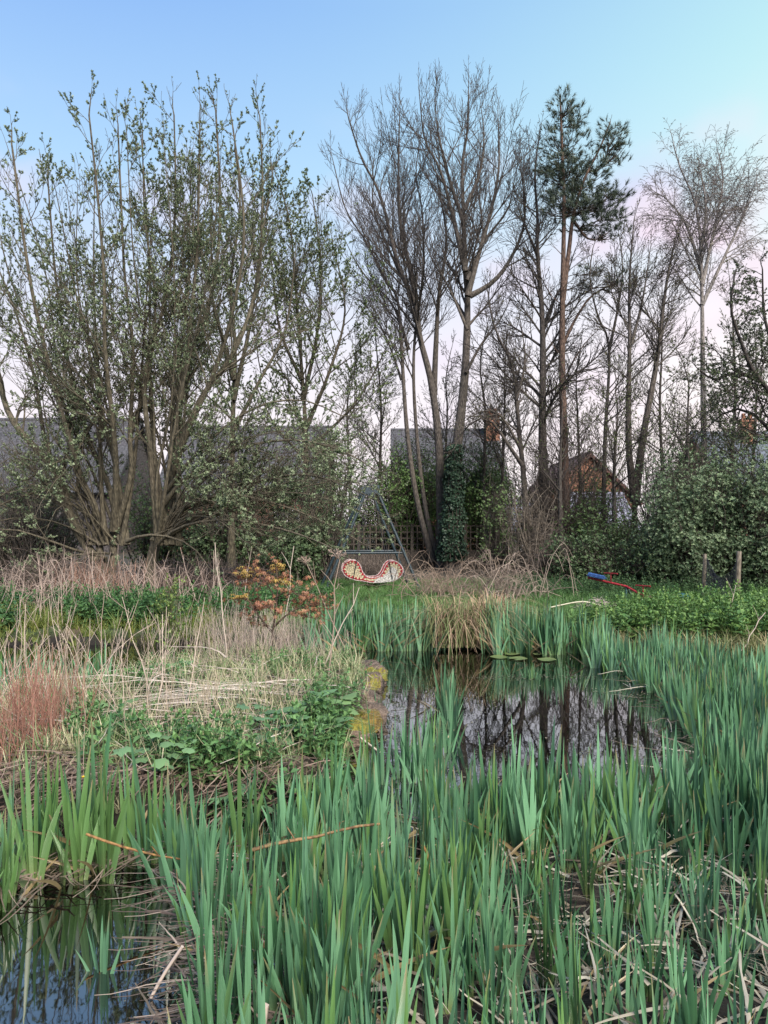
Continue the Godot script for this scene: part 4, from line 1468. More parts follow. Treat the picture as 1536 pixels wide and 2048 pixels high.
func lay(called: String, label: String, category: String, meshes: Array, mat: Material, places: Array, tints: PackedColorArray) -> void:
	# share the places out between the variants; one stuff object per variant
	for k in meshes.size():
		var a := []
		var c := PackedColorArray()
		for i in range(k, places.size(), meshes.size()):
			a.append(places[i])
			c.append(tints[i])
		if a.size():
			tag(scatter(called, meshes[k], mat, a, c), label, category, label)


func make_litter() -> void:
	var straws := []
	for k in 6:
		straws.append(straw_mesh(700 + k, [0.42, 0.55, 0.35, 0.5, 0.62, 0.3][k], [0.014, 0.011, 0.016, 0.009, 0.012, 0.017][k], k % 2))
	R.seed = 710
	var where := []
	var tint := PackedColorArray()
	for i in 9000:
		var x := rr(-1.2, 4.0)
		var z := -1.7 - 7.2 * pow(R.randf(), 1.5)
		if inside(bed, Vector2(x, z)) < -0.1:
			continue
		var hollow := smoothstep(1.15, 0.5, Vector2((x - 1.25) / 1.4, (z + 3.0) / 1.0).length())
		var edge := smoothstep(0.35, 0.0, absf(inside(bed, Vector2(x, z)) - 0.1))
		if R.randf() > 0.14 + hollow * 0.42 + edge * 0.1:
			continue
		var y := maxf(ground_at(x, z), -0.01) + rr(0.0, 0.06 + 0.05 * hollow)
		where.append(turned(Vector3(x, y, z), rr(0, TAU), rr(0.6, 1.25), rr(-0.2, 0.2)))
		var c := Color(0.22, 0.195, 0.145).lerp(Color(0.42, 0.39, 0.31), R.randf())
		if R.randf() < 0.55 - 0.2 * hollow:
			c = Color(0.075, 0.06, 0.042).lerp(Color(0.17, 0.14, 0.1), R.randf())
		tint.append(c * rr(0.8, 1.1))
	for i in 3800:
		var x := rr(-1.1, 3.9)
		var z := -1.8 - 6.0 * pow(R.randf(), 1.6)
		if inside(bed, Vector2(x, z)) < -0.05:
			continue
		where.append(turned(Vector3(x, maxf(ground_at(x, z), -0.012) + rr(0.0, 0.02), z), rr(0, TAU), rr(0.25, 0.7), rr(-0.1, 0.1)))
		tint.append(Color(0.05, 0.038, 0.028).lerp(Color(0.2, 0.15, 0.11), pow(R.randf(), 1.5)))
	lay("dead_iris_straw", "pale and brown dead iris leaves lying tangled between the shoots", "dead leaves", straws, M.dry, where, tint)
	# the drooping skirt of old leaves at the pool's edge, and litter on the island
	where = []
	tint = PackedColorArray()
	for i in 260:
		var f := R.randf()
		var p := Vector2(-0.95, -3.7).lerp(Vector2(-0.5, -2.2), f) + Vector2(rr(-0.06, 0.3), rr(-0.1, 0.1))
		var t := turned(Vector3(p.x, 0.02 + rr(0.0, 0.1), p.y), PI + rr(-0.9, 0.9), rr(0.4, 0.8), 0.0)
		where.append(t)
		tint.append(Color(0.07, 0.05, 0.04).lerp(Color(0.33, 0.27, 0.22), pow(R.randf(), 2.6)))
	for i in 300:
		var f := R.randf()
		var p := Vector2(-2.4, -3.4).lerp(Vector2(-1.1, -3.9), f) + Vector2(rr(-0.2, 0.2), rr(-0.2, 0.2))
		where.append(turned(Vector3(p.x, 0.03 + rr(0.0, 0.05), p.y), rr(0, TAU), rr(0.5, 1.0), 0.0))
		tint.append(Color(0.1, 0.075, 0.055).lerp(Color(0.24, 0.19, 0.15), pow(R.randf(), 1.8)))
	lay("dead_leaf_skirt", "dark brown dead leaves drooping into the left pool", "dead leaves", straws, M.dry, where, tint)
	where = []
	tint = PackedColorArray()
	for i in 3600:
		var x := rr(-4.6, -0.1)
		var z := rr(-8.8, -4.1)
		if inside(island, Vector2(x, z)) < -0.05:
			continue
		var front := smoothstep(-5.0, -4.3, z)
		var heap := smoothstep(1.0, 0.4, Vector2((x + 0.75) / 0.75, (z + 6.1) / 0.35).length())
		if R.randf() > 0.42 + front * 0.5 + heap:
			continue
		where.append(turned(spot(x, z) + Vector3(0, rr(0.0, 0.07), 0), rr(0, TAU) if heap < 0.3 else rr(-0.5, 0.2), rr(0.5, 1.2), rr(-0.25, 0.25)))
		var pale := 0.35 + 0.6 * heap - 0.45 * front
		tint.append(Color(0.15, 0.1, 0.075).lerp(Color(0.48, 0.4, 0.33), clampf(R.randf() * 0.7 + pale - 0.25, 0.0, 1.0)))
	for i in 900:
		var f := R.randf()
		var p := Vector2(-2.6, -4.35).lerp(Vector2(-0.3, -4.6), f) + Vector2(rr(-0.1, 0.1), rr(-0.18, 0.2))
		where.append(turned(spot(p.x, p.y) + Vector3(0, rr(0.0, 0.09), 0), -PI / 2 + rr(-1.1, 1.1), rr(0.45, 1.0), rr(-0.25, 0.25)))
		tint.append(Color(0.07, 0.048, 0.035).lerp(Color(0.3, 0.22, 0.17), pow(R.randf(), 1.8)))
	lay("dead_grass_litter", "pale flattened dead stems and grass covering the island", "dead grass", straws, M.dry, where, tint)
	# long flattened stems of last year lying across the island
	var long_straws := []
	for k in 4:
		long_straws.append(straw_mesh(720 + k, [1.0, 1.3, 0.8, 1.1][k], [0.012, 0.01, 0.015, 0.011][k], 0))
	where = []
	tint = PackedColorArray()
	for i in 230:
		var x := -0.85 + R.randfn() * 0.42
		var z := -6.15 + R.randfn() * 0.3
		if i > 130:
			x = rr(-2.6, -0.3)
			z = rr(-8.2, -4.5)
		if inside(island, Vector2(x, z)) < 0.1:
			continue
		where.append(turned(spot(x, z) + Vector3(0, rr(0.02, 0.14), 0), (PI if i % 2 else 0.0) + rr(-0.45, 0.45) if i <= 130 else rr(0, TAU), rr(0.6, 1.15), rr(-0.1, 0.1)))
		tint.append(Color(0.36, 0.3, 0.25).lerp(Color(0.6, 0.54, 0.47), R.randf()))
	lay("flattened_stems", "long pale flattened stems lying across the island", "dead stems", long_straws, M.dry, where, tint)
	# upright dead stalks: thin, dry, a little crooked
	var stalks := []
	for k in 5:
		R.seed = 730 + k
		var g := Geo.new()
		var pts := PackedVector3Array()
		var rad := PackedFloat32Array()
		var p := Vector3.ZERO
		var d := Vector3(rr(-0.15, 0.15), 1, rr(-0.15, 0.15))
		for i in 6:
			pts.append(p)
			rad.append(lerpf(0.0056, 0.0025, i / 5.0))
			d = (d + Vector3(rr(-0.2, 0.2), 0.1, rr(-0.2, 0.2))).normalized()
			p += d * 0.2
		g.tube(pts, rad, 3, Color.WHITE)
		for i in [2, 3, 4]:
			var q := pts[i]
			var e := q + Vector3(rr(-0.12, 0.12), rr(0.08, 0.18), rr(-0.12, 0.12))
			g.tube(PackedVector3Array([q, q.lerp(e, 0.5) + Vector3(0, 0.01, 0), e]), PackedFloat32Array([0.0022, 0.0018, 0.0012]), 3, Color.WHITE)
		stalks.append(g.mesh())
	for a in [
		["red_dead_stalks", "reddish brown dead stalks standing thick at the island's left", 230, -2.3, -4.85, 0.24, 0.4, 0.56, Color(0.22, 0.095, 0.065), Color(0.36, 0.2, 0.15), 0.16],
		["pale_dead_stalks", "thin pale dead stalks leaning over the left of the island", 120, -2.6, -5.6, 0.9, 0.8, 0.85, Color(0.34, 0.27, 0.21), Color(0.5, 0.42, 0.35), 0.35],
		["pale_dead_stalks", "fine straw coloured stalks scattered across the middle of island", 170, -1.25, -5.6, 0.75, 0.75, 0.45, Color(0.36, 0.3, 0.21), Color(0.5, 0.43, 0.33), 0.35],
		["pale_dead_stalks", "dense fringe of pale dead stalks around the little maple", 250, -1.35, -8.1, 0.8, 0.5, 0.5, Color(0.3, 0.24, 0.2), Color(0.48, 0.4, 0.34), 0.2],
		["pale_dead_stalks", "tall pinkish dead stalks along the bank under the willow", 120, -4.6, -12.0, 1.9, 1.0, 1.05, Color(0.3, 0.23, 0.19), Color(0.52, 0.42, 0.36), 0.36],
		["pale_dead_stalks", "pale dead stalks fringing the far bank behind the maple", 260, -1.9, -10.45, 1.25, 0.22, 0.6, Color(0.32, 0.26, 0.21), Color(0.52, 0.44, 0.38), 0.14],
		["pale_dead_stalks", "reddish stalks below the forked willow trunks", 120, -5.3, -13.6, 0.7, 0.5, 0.8, Color(0.26, 0.13, 0.09), Color(0.42, 0.27, 0.2), 0.2]]:
		R.seed = int(a[2]) + 7
		where = []
		tint = PackedColorArray()
		for i in int(a[2]):
			var x: float = a[3] + R.randfn() * a[5] * 0.55
			var z: float = a[4] + R.randfn() * a[6] * 0.55
			where.append(turned(Vector3(x, maxf(ground_at(x, z), -0.05), z), rr(0, TAU), a[7] * rr(0.55, 1.15), R.randfn() * a[10]))
			tint.append((a[8] as Color).lerp(a[9], R.randf()))
		lay(a[0], a[1], "dead stalks", stalks, M.dry, where, tint)


# a leafy shoot: stem with pairs of leaves
func shoot_mesh(seed_no: int, tiers: int, length: float, width: float, tall: float, col: Color) -> ArrayMesh:
	R.seed = seed_no
	var g := Geo.new()
	g.tube(PackedVector3Array([Vector3.ZERO, Vector3(rr(-0.02, 0.02), tall * 0.5, rr(-0.02, 0.02)), Vector3(rr(-0.03, 0.03), tall, 0)]), PackedFloat32Array([0.004, 0.003, 0.002]), 3, col * 0.8)
	for i in tiers:
		var f := (i + 0.6) / tiers
		var a := i * 1.57 + rr(-0.3, 0.3)
		for s in 2:
			var b := a + PI * s
			var d := Vector3(cos(b), lerpf(0.05, 0.7, f), sin(b)).normalized()
			g.leaf(Vector3(0, tall * f, 0), d, Vector3(-sin(b), 0, cos(b)), length * (1.15 - 0.5 * f) * rr(0.8, 1.15), width * (1.15 - 0.5 * f), rr(0.1, 0.35), col * rr(0.8, 1.2))
	for s in 2:
		g.leaf(Vector3(0, tall, 0), Vector3(0.3 - 0.6 * s, 1, 0.1).normalized(), Vector3(0, 0, 1), length * 0.5, width * 0.5, 0.1, col * 1.25)
	return g.mesh()


func tuft_mesh(seed_no: int, blades: int, tall: float, width: float, spread: float) -> ArrayMesh:
	R.seed = seed_no
	var g := Geo.new()
	for i in blades:
		var a := rr(0, TAU)
		var out := Vector3(cos(a), 0, sin(a))
		var pts := PackedVector3Array()
		var w := PackedFloat32Array()
		var cols := PackedColorArray()
		var h := tall * rr(0.6, 1.15)
		var lean := spread * rr(0.2, 1.0)
		for k in 4:
			var t := k / 3.0
			pts.append(out * (0.02 + lean * h * t * t) + Vector3(rr(-0.01, 0.01), h * t * (1.0 - 0.3 * lean * t), rr(-0.01, 0.01)))
			w.append(width * 0.5 * (1.0 - t) + 0.0006)
			cols.append(Color.WHITE * rr(0.9, 1.1))
		g.strap(pts, w, Vector3(-sin(a), 0, cos(a)), 0.15, cols)
	return g.mesh()


func area(n: int, x0: float, x1: float, z0: float, z1: float, keep: Callable, size: float, tilt: float, c0: Color, c1: Color, places: Array, tints: PackedColorArray) -> void:
	for i in n:
		var x := rr(x0, x1)
		var z := rr(z0, z1)
		if R.randf() > float(keep.call(x, z)):
			continue
		places.append(turned(spot(x, z) - Vector3(0, 0.01, 0), rr(0, TAU), size * rr(0.65, 1.3), rr(-tilt, tilt)))
		tints.append(c0.lerp(c1, R.randf()) * rr(0.85, 1.12))


func make_low_plants() -> void:
	var turf := [tuft_mesh(801, 12, 0.1, 0.006, 0.9), tuft_mesh(802, 12, 0.13, 0.006, 0.8), tuft_mesh(803, 10, 0.16, 0.007, 1.0)]
	var nettle := [shoot_mesh(811, 4, 0.09, 0.05, 0.26, Color.WHITE), shoot_mesh(812, 5, 0.08, 0.048, 0.32, Color.WHITE), shoot_mesh(813, 3, 0.1, 0.06, 0.2, Color.WHITE)]
	R.seed = 820
	var where := []
	var tint := PackedColorArray()
	# lawn: between the far shore and the hedge
	area(15000, -3.5, 9.0, -19.5, -10.6, func(x, z): return 1.0 if x > -2.4 else 0.35, 1.0, 0.2, Color(0.06, 0.15, 0.035), Color(0.11, 0.22, 0.06), where, tint)
	lay("lawn_grass", "short green lawn grass between the pond and the hedge", "grass", turf, M.leaf, where, tint)
	# right-hand bank of nettles and bramble
	R.seed = 821
	where = []
	tint = PackedColorArray()
	var bank := func(x, z): return smoothstep(1.15, 0.75, Vector2((x - 5.0) / 2.1, (z + 10.6) / 1.25).length())
	for i in 5200:
		var x := rr(2.6, 7.4)
		var z := rr(-12.0, -8.9)
		var k: float = bank.call(x, z)
		if R.randf() > k:
			continue
		var lift := 0.3 * k * smoothstep(-0.5, 0.5, patchy.get_noise_2d(x * 7.0, z * 7.0)) * smoothstep(3.0, 4.6, x)
		where.append(turned(spot(x, z) + Vector3(0, lift * R.randf(), 0), rr(0, TAU), rr(0.75, 1.4), rr(-0.4, 0.4)))
		tint.append(Color(0.06, 0.15, 0.04).lerp(Color(0.17, 0.29, 0.075), R.randf()))
	lay("nettle_bank", "bright green nettles and bramble heaped on the right bank", "nettles", nettle, M.leaf, where, tint)
	# low dark herbs along the left bank and the hedge foot
	R.seed = 822
	where = []
	tint = PackedColorArray()
	area(5200, -8.0, -0.9, -13.4, -10.9, func(x, z): return 0.9 * smoothstep(-0.2, 0.15, patchy.get_noise_2d(x * 6.0, z * 6.0)), 1.2, 0.5, Color(0.035, 0.11, 0.035), Color(0.09, 0.19, 0.06), where, tint)
	area(3200, 2.8, 9.5, -18.5, -15.3, func(x, z): return 0.8, 0.9, 0.4, Color(0.03, 0.07, 0.028), Color(0.065, 0.13, 0.045), where, tint)
	area(1500, 3.0, 5.5, -17.0, -13.5, func(x, z): return 0.8 * smoothstep(-0.1, 0.2, patchy.get_noise_2d(x * 6.0, z * 6.0)), 0.7, 0.3, Color(0.04, 0.1, 0.03), Color(0.08, 0.16, 0.05), where, tint)
	lay("bank_herbs", "low dark green leafy herbs along the far banks", "ground cover", nettle, M.leaf, where, tint)
	# island greenery
	R.seed = 823
	where = []
	tint = PackedColorArray()
	for c in [[-1.05, -4.6, 0.5, 0.2, 190, 0.85], [-1.5, -4.95, 0.22, 0.25, 110, 0.7], [-0.42, -5.2, 0.26, 0.35, 230, 0.8], [-1.95, -5.1, 0.25, 0.3, 120, 0.75], [-0.45, -6.1, 0.3, 0.4, 130, 0.75], [-0.8, -7.6, 0.5, 0.4, 130, 0.65], [-2.1, -6.6, 0.4, 0.4, 90, 0.65], [-0.35, -7.9, 0.2, 0.3, 90, 0.55], [-1.0, -5.6, 0.8, 0.7, 150, 0.5]]:
		for i in int(c[4]):
			var x: float = c[0] + R.randfn() * c[2] * 0.5
			var z: float = c[1] + R.randfn() * c[3] * 0.5
			if inside(island, Vector2(x, z)) < -0.04:
				continue
			where.append(turned(spot(x, z), rr(0, TAU), c[5] * rr(0.4, 1.35), rr(-0.5, 0.5)))
			tint.append(Color(0.055, 0.14, 0.045).lerp(Color(0.14, 0.27, 0.09), R.randf()))
	lay("island_herbs", "fresh green leafy herbs growing over the island", "ground cover", nettle, M.leaf, where, tint)
	R.seed = 824
	where = []
	tint = PackedColorArray()
	area(3600, -4.5, -0.1, -8.8, -4.2, func(x, z): return 0.0 if inside(island, Vector2(x, z)) < 0.0 else 0.35 + 0.5 * smoothstep(0.0, 0.3, patchy.get_noise_2d(x * 9.0, z * 9.0 + 50.0)), 1.5, 0.4, Color(0.08, 0.18, 0.045), Color(0.46, 0.42, 0.27), where, tint)
	area(900, 2.4, 5.5, -10.0, -8.6, func(x, z): return 0.5 if inside(pond, Vector2(x, z)) < 0.0 else 0.0, 1.5, 0.3, Color(0.1, 0.15, 0.04), Color(0.33, 0.28, 0.15), where, tint)
	area(2600, -8.0, -1.5, -12.8, -10.4, func(x, z): return 0.6, 1.5, 0.3, Color(0.09, 0.15, 0.03), Color(0.2, 0.22, 0.05), where, tint)
	lay("rough_grass", "rough green and straw coloured grass on the island and banks", "grass", turf, M.leaf, where, tint)


# scraps of leaf, seed and weed floating on the water
func make_pond_weed() -> void:
	R.seed = 860
	var g := Geo.new()
	for i in 7:
		var a := TAU * i / 7.0
		g.put(Vector3(cos(a) * 0.012 * rr(0.6, 1.2), 0, sin(a) * 0.012), Vector3.UP, Color.WHITE)
	for i in range(1, 6):
		g.tri(0, i, i + 1, Vector3.UP)
	var where := []
	var tint := PackedColorArray()
	for c in [[1.6, -8.35, 0.7, 0.12, 420], [2.35, -7.6, 0.35, 0.25, 160], [0.5, -6.6, 0.5, 0.5, 260], [0.05, -6.2, 0.15, 0.7, 200], [2.0, -9.2, 0.4, 0.3, 120], [-0.75, -2.9, 0.1, 0.5, 120], [0.6, -5.2, 0.5, 0.4, 160], [1.4, -5.6, 0.9, 0.5, 120], [1.5, -3.0, 1.0, 0.7, 500]]:
		for i in int(c[4]):
			var x: float = c[0] + R.randfn() * c[2] * 0.7
			var z: float = c[1] + R.randfn() * c[3] * 0.7
			if ground_at(x, z) > -0.01:
				continue
			where.append(turned(Vector3(x, 0.004 + rr(0.0, 0.002), z), rr(0, TAU), 0.3 + 0.8 * pow(R.randf(), 3.0)))
			tint.append(Color(0.07, 0.075, 0.04).lerp(Color(0.26, 0.24, 0.18), pow(R.randf(), 2.0)))
	tag(scatter("pond_weed", g.mesh(), M.leaf, where, tint), "floating scraps of leaf and weed on the dark water", "pond weed")


# plants that stand alone
func make_single_plants() -> void:
	# sedge tussock on the far shore
	R.seed = 900
	var foot := on(925, 1290, 0.05)
	foot.y = 0.0
	var o := thing("sedge_tussock", "big tussock of arching straw and green sedge on far shore", "sedge", foot)
	for k in 2:
		var g := Geo.new()
		for i in 330:
			var a := rr(0, TAU)
			var out := Vector3(cos(a), 0, sin(a) * 0.8)
			var pts := PackedVector3Array()
			var w := PackedFloat32Array()
			var cols := PackedColorArray()
			var h := rr(0.55, 1.1)
			var reach := rr(0.15, 0.95)
			var col := Color(0.40, 0.30, 0.19).lerp(Color(0.13, 0.08, 0.055), R.randf()) if k == 0 else Color(0.1, 0.16, 0.05).lerp(Color(0.2, 0.22, 0.09), R.randf())
			var s := Vector3(rr(-0.42, 0.42), 0.05, rr(-0.25, 0.25))
			for j in 7:
				var t := j / 6.0
				pts.append(s + out * reach * (t + 0.4 * t * t) + Vector3(0, h * (1.9 * t - (1.0 + reach) * t * t), 0))
				w.append(0.007 * (1.0 - t * 0.85))
				cols.append(col)
			g.strap(pts, w, Vector3(-sin(a), 0, cos(a)), 0.2, cols)
		part("dead_blades" if k == 0 else "green_blades", g, M.dry if k == 0 else M.leaf, o).set_meta("kind", "stuff")
	foot = on(985, 1255, 0.2)
	o = thing("sedge_tussock", "smaller rusty brown sedge tussock before the brushwood heap", "sedge", foot)
	var gg := Geo.new()
	for i in 240:
		var a := rr(0, TAU)
		var out := Vector3(cos(a), 0, sin(a))
		var pts := PackedVector3Array()
		var w := PackedFloat32Array()
		var cols := PackedColorArray()
		var h := rr(0.35, 0.75)
		var reach := rr(0.15, 0.6)
		var col := Color(0.3, 0.17, 0.1).lerp(Color(0.4, 0.3, 0.2), R.randf())
		for j in 6:
			var t := j / 5.0
			pts.append(out * (0.1 + reach * (t + 0.4 * t * t)) + Vector3(0, h * (1.9 * t - (1.0 + reach) * t * t), 0))
			w.append(0.007 * (1.0 - t * 0.85))
			cols.append(col)
		gg.strap(pts, w, Vector3(-sin(a), 0, cos(a)), 0.2, cols)
	part("blades", gg, M.dry, o).set_meta("kind", "stuff")
	# a young shrub in fresh yellow-green leaf on the left bank
	var acer0 := {"up": [0.1, 0.1], "wig": 0.2, "ang": 0.6, "ang_main": 0.8, "den": [10.0], "den_main": 16.0, "fall": 0.5, "levels": 1, "thin": 0.0025, "bare": 0.2, "sway": 0.05, "tip": Color(0.12, 0.11, 0.06)}
	var ys := tree("young_shrub", "slim young shrub in yellow green leaf on the left bank", "shrub", 9.6, [[0.012, 0.004, 0.1, 0.28, [338, 1325, 336, 1270, 342, 1215, 338, 1180]], [0.009, 0.004, 0.15, 0.24, [338, 1300, 350, 1250, 356, 1205, 352, 1180]], [0.008, 0.004, 0.15, 0.2, [337, 1290, 324, 1250, 322, 1215]]], acer0, 908, Color(0.12, 0.11, 0.06))
	dress(ys, leaf_cluster(4, 0.04, 0.02, 0.9, Color.WHITE, 37), 2.6, 1.0, [Color(0.12, 0.2, 0.045), Color(0.2, 0.29, 0.07)], 909)
	# little maple with coppery new leaves
	R.seed = 910
	var acer := {"up": [0.02, 0.02], "wig": 0.22, "ang": 0.7, "ang_main": 1.0, "den": [16.0], "den_main": 24.0, "fall": 0.5, "levels": 1, "thin": 0.003, "bare": 0.25, "sway": 0.06, "tip": Color(0.18, 0.08, 0.06), "level_out": 0.3}
	var d := 8.1
	var tr := tree("japanese_maple", "small Japanese maple with coppery new leaves on the island", "maple", d, [
		[0.018, 0.006, 0.45, 0.3, [541, 1325, 545, 1270, 552, 1215, 556, 1165, 552, 1135]],
		[0.012, 0.005, 0.35, 0.3, [545, 1265, 520, 1235, 500, 1205, 488, 1190]],
		[0.012, 0.005, 0.35, 0.3, [546, 1255, 580, 1225, 615, 1212, 640, 1210]],
		[0.01, 0.005, 0.35, 0.25, [552, 1200, 535, 1170, 512, 1150, 497, 1145]],
		[0.01, 0.005, 0.35, 0.25, [553, 1195, 575, 1180, 595, 1190, 618, 1195]]], acer, 911, Color(0.13, 0.1, 0.07))
	var palm := Geo.new()
	for i in 7:
		var a := TAU * i / 7.0
		palm.leaf(Vector3.ZERO, Vector3(cos(a), -0.35, sin(a)).normalized(), Vector3(-sin(a), 0, cos(a)), 0.042, 0.013, 0.25, Color.WHITE)
	dress(tr, palm.mesh(), 2.4, 0.72, [Color(0.21, 0.075, 0.045), Color(0.32, 0.17, 0.085)], 912)
	R.seed = 913
	var gold := []
	var gt := PackedColorArray()
	for c in [[555, 1132, 16, 10], [497, 1144, 24, 8], [560, 1160, 22, 8], [482, 1192, 14, 5]]:
		for i in 22:
			var p := at(c[0] + R.randfn() * c[2] * 0.6, c[1] + R.randfn() * c[3] * 0.6, d + rr(-0.12, 0.12))
			gold.append(turned(p - tr.foot, rr(0, TAU), rr(0.8, 1.2), rr(-0.5, 0.5)))
			gt.append(Color(0.33, 0.23, 0.05).lerp(Color(0.4, 0.27, 0.08), R.randf()))
	scatter("golden_leaves", palm.mesh(), M.leaf, gold, gt, tr.node)
	# dry umbels and tall single dead stems
	for a in [[650, 1400, 676, 1118, 6.9, true, "tall dead hogweed stem with seed umbel in front of swing"], [700, 1260, 611, 1128, 8.4, true, "leaning dead stem with pale umbel beside the maple"], [640, 1330, 722, 1175, 7.6, false, "straight pale dead stem leaning right near mossy stones"], [560, 1290, 590, 1092, 8.6, false, "bare forked dead stem rising right above the maple"], [455, 1330, 430, 1085, 7.9, false, "thin dead stem left of the maple"], [1480, 1300, 1530, 1225, 9.0, false, "dead white stick leaning out of the right bank"], [1440, 1262, 1470, 1170, 10.0, false, "forked dead stick beside the leaning wooden post"]]:
		R.seed = int(a[0])
		var p0 := at(a[0], a[1], a[4])
		var p1 := at(a[2], a[3], a[4] + 0.1)
		var f := Vector3(p0.x, p0.y, p0.z)
		f.y = minf(p0.y, ground_at(p0.x, p0.z))
		o = thing("dry_reed", a[6], "dead stem", f, "single dead stems round the pond")
		var g := Geo.new()
		var pts := PackedVector3Array([Vector3.ZERO])
		var rad := PackedFloat32Array([0.008])
		for i in range(1, 6):
			pts.append((p1 - f) * i / 5.0 + Vector3(rr(-1, 1), 0, rr(-1, 1)) * 0.02)
			rad.append(lerpf(0.008, 0.004, i / 5.0))
		var col := Color(0.26, 0.2, 0.16) if a[5] else Color(0.42, 0.36, 0.3)
		g.tube(pts, rad, 5, col)
		for i in [2, 3, 4]:
			var e := pts[i] + Vector3(rr(-0.14, 0.14), rr(0.1, 0.25), rr(-0.1, 0.1))
			g.tube(PackedVector3Array([pts[i], pts[i].lerp(e, 0.5) + Vector3(0, 0.015, 0), e]), PackedFloat32Array([0.004, 0.003, 0.002]), 4, col)
		part("stem", g, M.dry, o)
		if a[5]:
			var u := Geo.new()
			for i in 22:
				var an := rr(0, TAU)
				var e := p1 - f + Vector3(cos(an) * rr(0.03, 0.11), rr(0.03, 0.09), sin(an) * rr(0.03, 0.11))
				u.tube(PackedVector3Array([p1 - f, (p1 - f).lerp(e, 0.5) + Vector3(0, 0.012, 0), e]), PackedFloat32Array([0.002, 0.0015, 0.0015]), 3, col * 1.3)
				for k in 5:
					var s := rnd_dir() * 0.014
					u.tube(PackedVector3Array([e, e + s]), PackedFloat32Array([0.0012, 0.003]), 3, col * 1.5)
			part("seed_head", u, M.dry, o).set_meta("kind", "stuff")
	# cut twigs lying across the irises, and one straw slanting out of the pool
	for a in [[[172, 1668, 240, 1692, 320, 1712, 392, 1722], 3.35, 0.006, "thin orange twig caught across iris leaves at left", Color(0.34, 0.19, 0.07)], [[505, 1700, 560, 1685, 640, 1672, 700, 1655, 760, 1648], 3.2, 0.008, "crooked brown twig lying across the middle of iris bed", Color(0.3, 0.19, 0.09)], [[845, 1690, 858, 1720, 850, 1770, 836, 1805], 3.0, 0.006, "curled orange twig hanging among irises", Color(0.36, 0.2, 0.07)]]:
		R.seed = 930
		var line := stem_line(a[0], a[1], 0.02)
		var rad := PackedFloat32Array()
		for i in line.size():
			rad.append(a[2] * (1.0 - 0.4 * i / line.size()) * rr(0.85, 1.15))
		var g := Geo.new()
		g.tube(line, rad, 6, a[4], Color(-1, 0, 0), true)
		for i in [2, 4]:
			if i < line.size():
				var e := line[i] + Vector3(rr(-0.05, 0.05), rr(0.02, 0.06), rr(-0.03, 0.03))
				g.tube(PackedVector3Array([line[i], e]), PackedFloat32Array([a[2] * 0.5, a[2] * 0.3]), 4, a[4])
		var base: Vector3 = line[0]
		tag(part("fallen_twig", g, M.twig, self, base), a[3], "twig", "fallen twigs on the irises").position = base
	for a in [[[302, 1995, 330, 1945, 365, 1893], 2.7, 0.007, "broken pale straw slanting out of the dark left pool", Color(0.5, 0.42, 0.36)], [[524, 2060, 530, 2010], 2.4, 0.014, "cut flat pale stub standing at the bottom edge", Color(0.5, 0.42, 0.36)], [[612, 1490, 545, 1525, 520, 1535], 5.0, 0.01, "thick pale straw lying on the island's leafy right end", Color(0.45, 0.39, 0.3)], [[720, 1475, 760, 1505], 5.3, 0.008, "pale broken reed poking from island into the water", Color(0.45, 0.4, 0.34)], [[1100, 1215, 1165, 1203, 1200, 1212], 12.0, 0.012, "long arched white straw lying on the lawn", Color(0.5, 0.48, 0.36)]]:
		var line := stem_line(a[0], a[1], 0.01)
		var rad := PackedFloat32Array()
		for i in line.size():
			rad.append(a[2])
		var g := Geo.new()
		g.tube(line, rad, 5, a[4], Color(-1, 0, 0), true)
		var base: Vector3 = line[0]
		tag(part("dead_straw", g, M.dry, self, base), a[3], "straw", "single pale straws").position = base
	# lily pads
	var n := 0
	for a in [[998, 1314, "lily pad leftmost of the floating group"], [1022, 1307, "lily pad farthest from the viewer in its group"], [1036, 1317, "lily pad nearest the viewer in its group"], [1094, 1319, "lily pad on its own right of the group"], [1078, 1308, "small half sunk lily pad behind the lone one"]]:
		var p := on(a[0], a[1], 0.006 + n * 0.002)
		var g := Geo.new()
		var rp: float = 0.12 if n < 4 else 0.08
		var c := g.put(Vector3(0, -0.003, 0), Vector3.UP, Color(0.14, 0.2, 0.075))
		for i in 21:
			var an := 0.25 + (TAU - 0.5) * i / 20.0
			g.put(Vector3(cos(an) * rp, 0.004 + 0.004 * sin(an * 3.0), sin(an) * rp), Vector3(-cos(an) * 0.12, 1, -sin(an) * 0.12).normalized(), Color(0.16, 0.21, 0.08))
		for i in 20:
			g.tri(c, c + 1 + i, c + 2 + i, Vector3.UP)
		var m := part("lily_pad", g, M.iris, self)
		m.position = p
		m.rotation.y = n * 1.9
		tag(m, "flat green " + a[2], "lily pad", "lily pads on the far water")
		n += 1
	# mossy stones along the island's right edge
	for i in 9:
		R.seed = 950 + i
		var z := lerpf(-8.4, -5.9, i / 8.0)
		var x := -0.2 + 0.07 * sin(i * 1.3)
		o = thing("edging_stone", ["flat brown stone at the far corner of island", "mossy stone below the far corner of island", "yellow mossed stone with grass on top", "bright yellow mossed stone in middle of island edge", "brown layered stone with straw draped on it", "cracked layered stone left bare at the water", "brown stone streaked with pale straw", "orange mossed stone standing at the water", "mossed stone nearest the viewer under leaves"][i], "stone", Vector3(x, 0.0, z), "stones edging the island")
		var s := SphereMesh.new()
		s.radial_segments = 18
		s.rings = 10
